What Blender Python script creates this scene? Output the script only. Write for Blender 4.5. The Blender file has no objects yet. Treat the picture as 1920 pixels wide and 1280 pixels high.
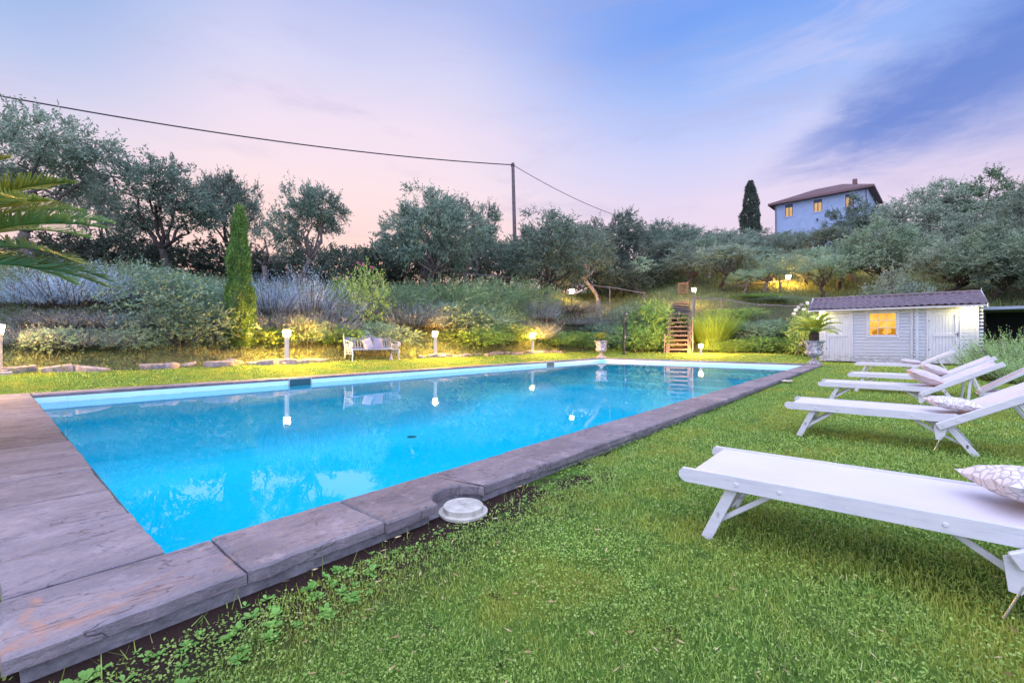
import bpy, math, random
import numpy as np
from mathutils import Vector, Matrix

# ------------------------------------------------------------------ camera, world, sun, exposure
S = bpy.context.scene
COL = S.collection
F, HZ, YAW, CAMH = 839.0, 636.0, math.radians(40.33), 1.12     # focal length in px of a 1920 px frame, horizon row
SN, CS = math.sin(YAW), math.cos(YAW)
cam_d = bpy.data.cameras.new('camera'); cam = bpy.data.objects.new('camera', cam_d); COL.objects.link(cam)
cam_d.sensor_width = 36; cam_d.lens = F / 1920 * 36
cam_d.shift_y = (HZ - 640) / 1920 * -1 * -1
cam_d.clip_start = .05; cam_d.clip_end = 2000
cam.location = (0, 0, CAMH)
cam.rotation_euler = (math.pi / 2, 0, math.atan2(-CS, SN))
S.camera = cam
S.view_settings.view_transform = 'Standard'; S.view_settings.look = 'None'
S.view_settings.exposure = 0.0; S.view_settings.gamma = 1; S.view_settings.use_curve_mapping = False
S.cycles.use_denoising = True
try: S.cycles.denoiser = 'OPENIMAGEDENOISE'
except Exception: pass
S.cycles.use_adaptive_sampling = True; S.cycles.adaptive_threshold = 0.02
S.cycles.max_bounces = 8; S.cycles.diffuse_bounces = 4; S.cycles.glossy_bounces = 4
S.cycles.transparent_max_bounces = 16; S.cycles.transmission_bounces = 4
S.cycles.caustics_reflective = False; S.cycles.caustics_refractive = False
S.cycles.sample_clamp_indirect = 6.0; S.cycles.sample_clamp_direct = 0

CR = (SN * 1.0, -CS * 1.0)   # fixed compass direction used by the sky (sunset side / night side)


class NT:
    """tiny node builder"""
    def __init__(s, tree): s.t = tree; s.n = tree.nodes; s.l = tree.links
    def new(s, kind, **kw):
        n = s.n.new(kind)
        for k, v in kw.items(): setattr(n, k, v)
        return n
    def put(s, sock, v):
        if v is None: return
        if hasattr(v, 'links') or isinstance(v, bpy.types.NodeSocket): s.l.new(v, sock)
        else:
            try: sock.default_value = v
            except Exception: sock.default_value = (*v, 1) if len(v) == 3 else v
    def m(s, op, a, b=None, c=None, clamp=False):
        n = s.new('ShaderNodeMath', operation=op); n.use_clamp = clamp
        s.put(n.inputs[0], a)
        if b is not None: s.put(n.inputs[1], b)
        if c is not None: s.put(n.inputs[2], c)
        return n.outputs[0]
    def rng(s, v, a, b, c=0., d=1., smooth=True):
        n = s.new('ShaderNodeMapRange'); n.interpolation_type = 'SMOOTHSTEP' if smooth else 'LINEAR'
        for i, x in enumerate((v, a, b, c, d)): s.put(n.inputs[i], x)
        return n.outputs[0]
    def ramp(s, f, stops, interp='LINEAR'):
        n = s.new('ShaderNodeValToRGB'); n.color_ramp.interpolation = interp
        e = n.color_ramp.elements
        while len(e) < len(stops): e.new(.5)
        for q, (p, c) in zip(e, stops): q.position = p; q.color = (*c, 1)
        s.put(n.inputs[0], f); return n.outputs[0]
    def mix(s, f, a, b, mode='MIX'):
        n = s.new('ShaderNodeMix', data_type='RGBA', blend_type=mode); n.clamp_factor = True
        s.put(n.inputs[0], f); s.put(n.inputs[6], a); s.put(n.inputs[7], b); return n.outputs[2]
    def noise(s, vec, scale, detail=4, rough=.55, dist=0.):
        n = s.new('ShaderNodeTexNoise'); s.put(n.inputs['Vector'], vec)
        n.inputs['Scale'].default_value = scale; n.inputs['Detail'].default_value = detail
        n.inputs['Roughness'].default_value = rough; n.inputs['Distortion'].default_value = dist
        return n.outputs[0]
    def vec(s, v, loc=(0, 0, 0), sc=(1, 1, 1), rot=(0, 0, 0)):
        n = s.new('ShaderNodeMapping'); s.put(n.inputs[0], v)
        n.inputs[1].default_value = loc; n.inputs[2].default_value = rot; n.inputs[3].default_value = sc
        return n.outputs[0]
    def bump(s, h, strength=.3, dist=.02):
        n = s.new('ShaderNodeBump'); n.inputs['Strength'].default_value = strength
        n.inputs['Distance'].default_value = dist; s.put(n.inputs['Height'], h); return n.outputs[0]


W = bpy.data.worlds.new('World'); S.world = W; W.use_nodes = True
w = NT(W.node_tree); w.n.clear()
tc = w.new('ShaderNodeTexCoord').outputs['Generated']
def wdot(v):
    n = w.new('ShaderNodeVectorMath', operation='DOT_PRODUCT'); w.put(n.inputs[0], tc); n.inputs[1].default_value = v
    return n.outputs['Value']
lat = wdot((SN, -CS, 0)); dep = wdot((CS, SN, 0)); zz = wdot((0, 0, 1))
az = w.m('MULTIPLY', w.m('ARCTAN2', lat, dep), 57.2958)      # degrees clockwise of the sunset-to-night axis
el = w.m('MULTIPLY', w.m('ARCSINE', zz), 57.2958)
cxyz = w.new('ShaderNodeCombineXYZ'); w.put(cxyz.inputs[0], az); w.put(cxyz.inputs[1], el)
ae = cxyz.outputs[0]
e01 = w.m('DIVIDE', w.m('ADD', el, w.m('MULTIPLY', w.m('SUBTRACT', w.noise(w.vec(ae, sc=(.03, .09, 1)), 1, 3), .5), 6)), 60., clamp=True)
pink = w.ramp(e01, [(0, (1.0, .56, .42)), (.17, (1.0, .68, .62)), (.30, (.95, .76, .82)), (.40, (.86, .73, .88)), (.50, (.67, .66, .90)), (.60, (.44, .51, .86)), (.75, (.33, .42, .80))])
blue = w.ramp(e01, [(0, (.88, .62, .72)), (.25, (.78, .66, .86)), (.34, (.58, .61, .93)), (.45, (.33, .48, .92)), (.55, (.17, .35, .88)), (.8, (.2, .32, .8))])
left = w.ramp(e01, [(0, (.98, .60, .50)), (.2, (.90, .68, .72)), (.31, (.72, .66, .84)), (.40, (.44, .54, .84)), (.52, (.25, .42, .78)), (.8, (.3, .4, .8))])
col = w.mix(w.rng(az, -12, 22), pink, blue)
col = w.mix(w.rng(az, -28, -50), col, left)
# faint mauve streaks
st = w.noise(w.vec(ae, sc=(.05, .22, 1), rot=(0, 0, -.35)), 1.0, 5, .6, .4)
col = w.mix(w.m('MULTIPLY', w.rng(st, .5, .75), .35), col, (.45, .42, .66))
st2 = w.noise(w.vec(ae, loc=(3, 7, 0), sc=(.06, .25, 1), rot=(0, 0, .35)), 1.0, 5, .6, .6)
pale = w.m('MULTIPLY', w.m('MULTIPLY', w.rng(st2, .45, .68), w.rng(az, 14, 36)), .38)
col = w.mix(pale, col, (.66, .62, .88))
# long dark blue cloud bank
nz = w.m('ADD', w.m('MULTIPLY', w.m('SUBTRACT', w.noise(w.vec(ae, sc=(.10, .28, 1), rot=(0, 0, .3)), 1.0, 7, .66, .5), .5), 7), w.m('MULTIPLY', w.m('SUBTRACT', w.noise(w.vec(ae, sc=(.25, 1.0, 1), rot=(0, 0, .36)), 1.0, 6, .7, .3), .5), 2.2))
sband = w.m('SUBTRACT', el, w.m('ADD', 17.4, w.m('MULTIPLY', w.m('SUBTRACT', az, 29.), .30)))
sband = w.m('ADD', sband, nz)
wid = w.m('ADD', 1.2, w.m('MULTIPLY', w.m('MAXIMUM', w.m('SUBTRACT', az, 31.), 0.), .30))
q = w.m('DIVIDE', sband, wid)
msk = w.m('MULTIPLY', w.m('EXPONENT', w.m('MULTIPLY', w.m('MULTIPLY', q, q), -1.)), w.rng(az, 26, 40))
msk = w.m('MULTIPLY', msk, w.rng(az, 85, 60))
col = w.mix(w.m('MULTIPLY', msk, .92, None, True), col, (.085, .19, .63))
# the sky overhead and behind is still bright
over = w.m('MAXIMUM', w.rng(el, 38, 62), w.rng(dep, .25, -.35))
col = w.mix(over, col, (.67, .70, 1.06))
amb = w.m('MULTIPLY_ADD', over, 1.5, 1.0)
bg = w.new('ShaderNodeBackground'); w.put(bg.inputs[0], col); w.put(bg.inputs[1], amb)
sky = w.new('ShaderNodeTexSky', sky_type='NISHITA'); sky.sun_disc = False
SUN_EL, SUN_AZ = math.radians(58), math.radians(200)
sky.sun_elevation = math.radians(2); sky.sun_rotation = math.radians(300); sky.air_density = 1.5
bg2 = w.new('ShaderNodeBackground'); w.put(bg2.inputs[0], sky.outputs[0]); bg2.inputs[1].default_value = .05
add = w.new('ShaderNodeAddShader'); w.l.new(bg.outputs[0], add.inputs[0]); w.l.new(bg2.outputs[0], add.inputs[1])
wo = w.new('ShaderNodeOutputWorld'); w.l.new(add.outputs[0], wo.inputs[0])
W.cycles.sampling_method = 'MANUAL'; W.cycles.sample_map_resolution = 512

sl = bpy.data.lights.new('sun', 'SUN'); sl.energy = 1.1; sl.angle = math.radians(70); sl.color = (.90, .90, 1.0)
so = bpy.data.objects.new('sun', sl); COL.objects.link(so); so.location = (0, 0, 30)
so.rotation_euler = (math.radians(28), 0, math.radians(-70))

# ------------------------------------------------------------------ helpers
def ray(px): return (px - 960) / F
def onX(px, X): return X / (ray(px) * SN + CS)                 # depth at which the sight line meets the plane X
def onY(px, Y): return Y / (-ray(px) * CS + SN)
def xy(px, d): l = ray(px) * d; return (l * SN + d * CS, -l * CS + d * SN)
def zof(py, d): return CAMH + (HZ - py) / F * d
def depth(X, Y): return X * CS + Y * SN
def pxof(X, Y): return 960 + F * (X * SN - Y * CS) / depth(X, Y)
def sm(x, a, b):
    t = np.clip((np.asarray(x, float) - a) / (b - a), 0, 1); return t * t * (3 - 2 * t)

PX0, PX1, PY0, PY1 = .54, 21.4, 2.614, 11.78       # pool, inner edge of the coping
CW, CT = .5, .12                                    # coping width, top
EY, EX = 14.4, 27.0                                 # lawn edge

def beyond(X, Y):
    """distance past the foot of the bank (negative on the lawn)"""
    return np.maximum(Y - EY, (X - (EX + np.clip((12.5 - Y) * .72, 0, 6.3))) * .85)
def ground(X, Y):
    X = np.asarray(X, float); Y = np.asarray(Y, float)
    zl = .002 * X * (1 - sm(Y, 3, 11.5)) + .105 * sm(Y, 3, 11.5)
    zl = zl + .26 * sm(Y, 12.3, 14.4) + .20 * sm(X, 23, 28) * sm(Y, 2.5, 5)
    e = beyond(X, Y)
    k = sm(X, 10, 24)
    A, B = 2.2 + .8 * k, 1.0 + .35 * k
    z = zl + .12 * sm(e, 0, .25) + A * (.35 * sm(e, .2, 4.4) + .65 * np.clip((e - .25) / 3.9, 0, 1)) + B * sm(e, 3.6, 8.5)
    azd = np.degrees(np.arctan2(X * SN - Y * CS, X * CS + Y * SN))
    t = sm(azd, -4, 20)
    z = z + t * (.28 * np.clip(e - 8, 0, 46) + .03 * np.clip(e - 54, 0, 200)) * (1 - .0 * k) + (1 - t) * .02 * np.clip(e - 8, 0, 30)
    z = z + .12 * np.sin(X * .9 + 1.3) * np.sin(Y * .8) * sm(e, 1, 5) + .02 * np.sin(X * 1.7) * np.cos(Y * 1.3) * sm(e, -6, -1) * (np.abs(Y) > 12.4)
    return z
def gz(X, Y): return float(ground(X, Y))


class MB:
    def __init__(s): s.v = []; s.f = []; s.n = 0
    def add(s, vs, fs):
        b = s.n; s.v += [tuple(map(float, p)) for p in vs]; s.f += [tuple(b + i for i in f) for f in fs]; s.n += len(vs)
    def box(s, x0, x1, y0, y1, z0, z1, M=None, bev=0.0):
        if bev > 0:
            b = min(bev, abs(x1 - x0) * .45, abs(y1 - y0) * .45, abs(z1 - z0) * .45)
            vs = []; idx = {}
            for i, (x, sx) in enumerate(((x0, 1), (x1, -1))):
                for j, (y, sy) in enumerate(((y0, 1), (y1, -1))):
                    for k, (z, sz) in enumerate(((z0, 1), (z1, -1))):
                        for a, p in enumerate(((x, y + sy * b, z + sz * b), (x + sx * b, y, z + sz * b), (x + sx * b, y + sy * b, z))):
                            idx[i, j, k, a] = len(vs); vs.append(p)
            I = lambda i, j, k, a: idx[i, j, k, a]
            fs = []
            for i in (0, 1):
                fs.append([I(i, 0, 0, 0), I(i, 1, 0, 0), I(i, 1, 1, 0), I(i, 0, 1, 0)])
                fs.append([I(0, i, 0, 1), I(1, i, 0, 1), I(1, i, 1, 1), I(0, i, 1, 1)])
                fs.append([I(0, 0, i, 2), I(1, 0, i, 2), I(1, 1, i, 2), I(0, 1, i, 2)])
                for j in (0, 1):
                    fs.append([I(i, j, 0, 0), I(i, j, 1, 0), I(i, j, 1, 1), I(i, j, 0, 1)])
                    fs.append([I(i, 0, j, 0), I(i, 1, j, 0), I(i, 1, j, 2), I(i, 0, j, 2)])
                    fs.append([I(0, i, j, 1), I(1, i, j, 1), I(1, i, j, 2), I(0, i, j, 2)])
                    for k in (0, 1): fs.append([I(i, j, k, 0), I(i, j, k, 1), I(i, j, k, 2)])
        else:
            vs = [(x, y, z) for x in (x0, x1) for y in (y0, y1) for z in (z0, z1)]
            fs = [(0, 1, 3, 2), (4, 6, 7, 5), (0, 4, 5, 1), (2, 3, 7, 6), (0, 2, 6, 4), (1, 5, 7, 3)]
        if M is not None: vs = [M @ Vector(p) for p in vs]
        s.add(vs, fs); return s
    def bar(s, p, q, w, h, up=(0, 0, 1), bev=.003):
        """box of section w x h from p to q"""
        p, q = Vector(p), Vector(q); d = (q - p); L = d.length; d.normalize()
        side = d.cross(Vector(up))
        if side.length < 1e-4: side = d.cross(Vector((1, 0, 0)))
        side.normalize(); u = side.cross(d)
        M = Matrix(((d.x, side.x, u.x, p.x), (d.y, side.y, u.y, p.y), (d.z, side.z, u.z, p.z), (0, 0, 0, 1)))
        return s.box(0, L, -w / 2, w / 2, -h / 2, h / 2, M, bev)
    def tube(s, pts, rad, n=8, cap=True):
        pts = [Vector(p) for p in pts]; k = len(pts)
        if not hasattr(rad, '__len__'): rad = [rad] * k
        t = [(pts[min(i + 1, k - 1)] - pts[max(i - 1, 0)]).normalized() for i in range(k)]
        u = t[0].orthogonal().normalized(); vs = []
        for i in range(k):
            u = (u - t[i] * u.dot(t[i]));
            if u.length < 1e-6: u = t[i].orthogonal()
            u.normalize(); v = t[i].cross(u)
            for j in range(n):
                a = 2 * math.pi * j / n; vs.append(pts[i] + (u * math.cos(a) + v * math.sin(a)) * rad[i])
        fs = [(i * n + j, i * n + (j + 1) % n, (i + 1) * n + (j + 1) % n, (i + 1) * n + j) for i in range(k - 1) for j in range(n)]
        if cap: fs += [tuple(range(n))[::-1], tuple((k - 1) * n + j for j in range(n))]
        s.add(vs, fs); return s
    def lathe(s, prof, n=32, fn=None, c=(0, 0)):
        vs = []
        for i, (r, z) in enumerate(prof):
            for j in range(n):
                a = 2 * math.pi * j / n; rr = r * (fn(i, a, z) if fn else 1)
                vs.append((c[0] + rr * math.cos(a), c[1] + rr * math.sin(a), z))
        k = len(prof)
        fs = [(i * n + j, i * n + (j + 1) % n, (i + 1) * n + (j + 1) % n, (i + 1) * n + j) for i in range(k - 1) for j in range(n)]
        fs += [tuple(range(n))[::-1], tuple((k - 1) * n + j for j in range(n))]
        s.add(vs, fs); return s
    def slab(s, poly, z0, z1, bev=.008):
        """prism over a 2-D outline (counter-clockwise) with a worn upper edge"""
        n = len(poly); P = [Vector(p) for p in poly]; inn = []
        for i in range(n):
            a = (P[i] - P[i - 1]).normalized(); b = (P[(i + 1) % n] - P[i]).normalized()
            m = Vector((-(a.y + b.y), a.x + b.x)); m = m.normalized() if m.length > 1e-6 else Vector((0, 0)); inn.append(P[i] + m * bev)
        vs = [(p.x, p.y, z0) for p in P] + [(p.x, p.y, z1 - bev * .8) for p in P] + [(p.x, p.y, z1) for p in inn]
        fs = [tuple(range(n))[::-1], tuple(range(2 * n, 3 * n))]
        for k in (0, 1): fs += [(k * n + i, k * n + (i + 1) % n, (k + 1) * n + (i + 1) % n, (k + 1) * n + i) for i in range(n)]
        s.add(vs, fs); return s
    def mesh(s, name, mat, smooth=False):
        me = bpy.data.meshes.new(name); me.from_pydata(s.v, [], s.f); me.materials.append(mat); me.update()
        if smooth: me.shade_smooth() if smooth is True else me.set_sharp_from_angle(angle=math.radians(smooth))
        if smooth and smooth is not True: pass
        return me


def ob(name, me, parent=None, loc=None):
    o = bpy.data.objects.new(name, me); COL.objects.link(o)
    if parent is not None: o.parent = parent
    if loc is not None: o.location = loc
    return o
def obj(name, mb, mat, parent=None, smooth=False, loc=None): return ob(name, mb.mesh(name, mat, smooth), parent, loc)
def tag(o, label, cat, group=None):
    o['label'] = label; o['category'] = cat
    if group: o['group'] = group
    return o
def thing(name, label, cat, loc=(0, 0, 0), rz=0, group=None):
    o = bpy.data.objects.new(name, None); COL.objects.link(o); o.empty_display_size = .2
    o.location = loc; o.rotation_euler = (0, 0, rz); return tag(o, label, cat, group)
def struct(o, kind='structure'): o['kind'] = kind; return o
def kids(o): return [c for c in bpy.data.objects if c.parent == o]
def copy_tree(o, parent=None):
    c = o.copy(); COL.objects.link(c); c.parent = parent
    for ch in KIDS.get(o.name) or kids(o): copy_tree(ch, c)
    return c
KIDS = {}

def quads(name, Q, tint, mat):
    """mesh of loose quads (N,4,3) with a per-face 'tint' value"""
    N = len(Q); me = bpy.data.meshes.new(name)
    me.vertices.add(N * 4); me.vertices.foreach_set('co', np.ascontiguousarray(Q, dtype=np.float32).ravel())
    me.loops.add(N * 4); me.loops.foreach_set('vertex_index', np.arange(N * 4, dtype=np.int32))
    me.polygons.add(N); me.polygons.foreach_set('loop_start', np.arange(N, dtype=np.int32) * 4)
    me.update(calc_edges=True)
    a = me.attributes.new('tint', 'FLOAT', 'FACE'); a.data.foreach_set('value', tint.astype(np.float32))
    me.materials.append(mat); return me
def unit(v): return v / np.maximum(np.linalg.norm(v, axis=-1, keepdims=True), 1e-9)
def leafq(base, d, L, Wd, R, droop=0.):
    """diamond leaves: base (N,3), direction d, length L, width Wd"""
    d = unit(d); r = unit(np.cross(d, unit(R.normal(size=d.shape))))
    L = L[:, None]; Wd = Wd[:, None]
    mid = base + d * L * .45; tip = base + d * L
    return np.stack([base, mid + r * Wd * .5, tip, mid - r * Wd * .5], 1)
def shoots(p, d, L, nl, ll, lw, R, spread=.9, start=.1, jit=.15):
    """leaves set along shoots: p start, d direction, L length (N)"""
    N = len(p); d = unit(d)
    t = start + (1 - start) * (np.arange(nl)[None] + R.random((N, nl))) / nl
    bend = R.normal(0, jit, (N, 1, 3))
    P = p[:, None] + d[:, None] * (t * L[:, None])[..., None] + bend * (t * t * L[:, None])[..., None]
    D = d[:, None] * .8 + R.normal(0, spread, (N, nl, 3))
    P = P.reshape(-1, 3); D = D.reshape(-1, 3); n = len(P)
    tint = np.clip(np.repeat(R.random(N), nl) * .5 + R.random(n) * .5, 0, 1)
    return leafq(P, D, ll * R.uniform(.6, 1.2, n), lw * R.uniform(.7, 1.2, n), R), tint

# ------------------------------------------------------------------ materials
M = {}
def mat(name):
    m = bpy.data.materials.new(name); m.use_nodes = True; t = NT(m.node_tree); t.n.clear()
    o = t.new('ShaderNodeOutputMaterial'); p = t.new('ShaderNodeBsdfPrincipled'); t.l.new(p.outputs[0], o.inputs[0])
    M[name] = m; return m, t, p, o
def tcs(t, k='Object'): return t.new('ShaderNodeTexCoord').outputs[k]
def simple(name, c, rough=.6, c2=None, ns=8, bump=0., bs=40, metal=0., spec=.4, bd=.01, sc=(1, 1, 1), c3=None):
    m, t, p, o = mat(name); v = t.vec(tcs(t), sc=sc); n = t.noise(v, ns, 6, .6)
    c2 = c2 or tuple(x * .8 for x in c)
    t.put(p.inputs['Base Color'], t.ramp(n, [(.3, c2), (.68, c)] + ([(.8, c3)] if c3 else [])))
    t.put(p.inputs['Roughness'], rough); p.inputs['Metallic'].default_value = metal; p.inputs['Specular IOR Level'].default_value = spec
    if bump: t.put(p.inputs['Normal'], t.bump(t.noise(v, bs, 5, .65), bump, bd))
    return m
LEAF = 1.3
def leafmat(name, c1, c2, c3, trans=.25, rough=.55, vary=.25):
    m, t, p, o = mat(name)
    c1, c2, c3 = ([min(.8, x * LEAF) for x in c] for c in (c1, c2, c3))
    a = t.new('ShaderNodeAttribute', attribute_name='tint').outputs['Fac']
    oi = t.new('ShaderNodeObjectInfo').outputs['Random']
    c = t.ramp(a, [(0, c1), (.5, c2), (1, c3)])
    pn = t.noise(t.new('ShaderNodeNewGeometry').outputs['Position'], 1.1, 3)
    k = t.m('ADD', t.rng(oi, 0, 1, 1 - vary, 1 + vary, False), t.rng(pn, .3, .7, -.18, .18))
    mx = t.new('ShaderNodeVectorMath', operation='SCALE'); t.put(mx.inputs[0], c); t.put(mx.inputs['Scale'], k)
    c = mx.outputs[0]
    t.put(p.inputs['Base Color'], c); p.inputs['Roughness'].default_value = rough; p.inputs['Specular IOR Level'].default_value = .3
    tr = t.new('ShaderNodeBsdfTranslucent'); t.put(tr.inputs[0], c)
    ms = t.new('ShaderNodeMixShader'); ms.inputs[0].default_value = trans
    t.l.new(p.outputs[0], ms.inputs[1]); t.l.new(tr.outputs[0], ms.inputs[2]); t.l.new(ms.outputs[0], o.inputs[0])
    return m
def emit(name, c, s):
    m, t, p, o = mat(name); t.n.remove(p); e = t.new('ShaderNodeEmission'); e.inputs[0].default_value = (*c, 1); e.inputs[1].default_value = s
    t.l.new(e.outputs[0], o.inputs[0]); return m

leafmat('olive', (.12, .165, .115), (.18, .235, .17), (.30, .36, .29))
leafmat('olive_pale', (.14, .21, .14), (.22, .31, .20), (.35, .43, .31))
leafmat('olive_dark', (.065, .10, .075), (.11, .16, .12), (.20, .26, .20))
leafmat('oak', (.06, .10, .06), (.10, .16, .09), (.16, .22, .13))
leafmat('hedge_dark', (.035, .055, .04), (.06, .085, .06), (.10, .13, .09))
leafmat('silver', (.18, .25, .29), (.28, .38, .45), (.42, .52, .62), vary=.15)
leafmat('mauve', (.10, .12, .11), (.17, .21, .21), (.28, .33, .36), vary=.15)
leafmat('green_grey', (.09, .16, .10), (.16, .26, .17), (.27, .37, .28))
leafmat('juniper', (.09, .15, .07), (.15, .24, .12), (.26, .36, .20))
leafmat('leaf_green', (.10, .19, .04), (.17, .30, .07), (.28, .42, .12))
leafmat('lime', (.18, .28, .06), (.28, .42, .11), (.40, .52, .18))
leafmat('cypress_green', (.05, .11, .03), (.09, .19, .04), (.20, .32, .08))
leafmat('cypress_dark', (.045, .065, .05), (.07, .10, .075), (.11, .14, .11))
leafmat('palm', (.20, .24, .04), (.33, .37, .07), (.50, .50, .14), trans=.2, rough=.4)
leafmat('rosemary', (.13, .24, .08), (.24, .39, .15), (.38, .52, .26))
leafmat('petal_white', (.75, .75, .68), (.8, .8, .76), (.85, .85, .82))
leafmat('petal_pink', (.5, .08, .22), (.6, .12, .3), (.7, .2, .4))
leafmat('wild_grass', (.09, .12, .04), (.14, .19, .06), (.24, .25, .12), vary=0)
leafmat('reed', (.13, .24, .05), (.20, .36, .09), (.32, .46, .15))
leafmat('weed', (.09, .24, .04), (.14, .34, .06), (.22, .44, .10), trans=.3)

leafmat('clover', (.15, .27, .05), (.26, .43, .08), (.40, .55, .15), trans=.3)
leafmat('scrub', (.05, .08, .04), (.11, .17, .08), (.20, .27, .15), vary=0)
leafmat('dry_leaf', (.20, .12, .06), (.36, .25, .12), (.52, .44, .26), trans=.1)
def grassmat():
    m, t, p, o = mat('grass')
    a = t.new('ShaderNodeAttribute', attribute_name='tint').outputs['Fac']
    pos = t.new('ShaderNodeNewGeometry').outputs['Position']
    n = t.noise(pos, 1.3, 4, .6); n2 = t.noise(pos, 6, 3, .6)
    c = t.ramp(a, [(0, (.11, .20, .03)), (.42, (.30, .48, .09)), (.75, (.50, .68, .18)), (1, (.74, .72, .40))])
    c = t.mix(t.m('MULTIPLY', t.rng(n, .42, .66), .75), c, (.44, .46, .08)); c = t.mix(t.m('MULTIPLY', t.rng(n2, .52, .68), .5), c, (.07, .15, .05))
    t.put(p.inputs['Base Color'], c); p.inputs['Roughness'].default_value = .5; p.inputs['Specular IOR Level'].default_value = .35
    tr = t.new('ShaderNodeBsdfTranslucent'); t.put(tr.inputs[0], c)
    ms = t.new('ShaderNodeMixShader'); ms.inputs[0].default_value = .3
    t.l.new(p.outputs[0], ms.inputs[1]); t.l.new(tr.outputs[0], ms.inputs[2]); t.l.new(ms.outputs[0], o.inputs[0])
grassmat()
def lawnmat():
    m, t, p, o = mat('lawn')
    pos = t.new('ShaderNodeNewGeometry').outputs['Position']
    n = t.noise(pos, 1.3, 4, .6); n2 = t.noise(pos, 22, 6, .75); n3 = t.noise(pos, 90, 3, .7)
    c = t.ramp(n2, [(.3, (.045, .09, .02)), (.5, (.10, .21, .035)), (.7, (.19, .33, .06))])
    c = t.mix(t.m('MULTIPLY', t.rng(n, .45, .68), .6), c, (.24, .29, .04))
    sx = t.new('ShaderNodeSeparateXYZ'); t.put(sx.inputs[0], pos)
    near = t.m('MULTIPLY', t.rng(sx.outputs[1], 1.35, 1.95), t.rng(sx.outputs[1], 2.9, 2.5))
    near = t.m('MAXIMUM', near, t.m('MULTIPLY', t.rng(t.noise(pos, 5, 5, .7), .60, .68), .8))
    near = t.m('MULTIPLY', near, t.rng(t.m('ADD', t.noise(pos, 3, 4), t.rng(sx.outputs[0], 5, 1, -.25, .3)), .42, .6))
    c = t.mix(near, c, (.045, .028, .024))
    t.put(p.inputs['Base Color'], c); p.inputs['Roughness'].default_value = .95; p.inputs['Specular IOR Level'].default_value = .1
    t.put(p.inputs['Normal'], t.bump(t.m('ADD', n2, n3), .9, .03))
lawnmat()
def hillmat():
    m, t, p, o = mat('hill')
    pos = t.new('ShaderNodeNewGeometry').outputs['Position']
    n = t.noise(pos, .35, 5, .6); n2 = t.noise(pos, 9, 6, .7)
    c = t.ramp(n2, [(.3, (.035, .04, .025)), (.5, (.08, .09, .045)), (.72, (.17, .16, .09))])
    c = t.mix(t.rng(n, .42, .62), c, t.ramp(n2, [(.3, (.06, .08, .03)), (.7, (.15, .20, .07))]))
    t.put(p.inputs['Base Color'], c); p.inputs['Roughness'].default_value = .95
    t.put(p.inputs['Normal'], t.bump(n2, .9, .12))
hillmat()
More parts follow.
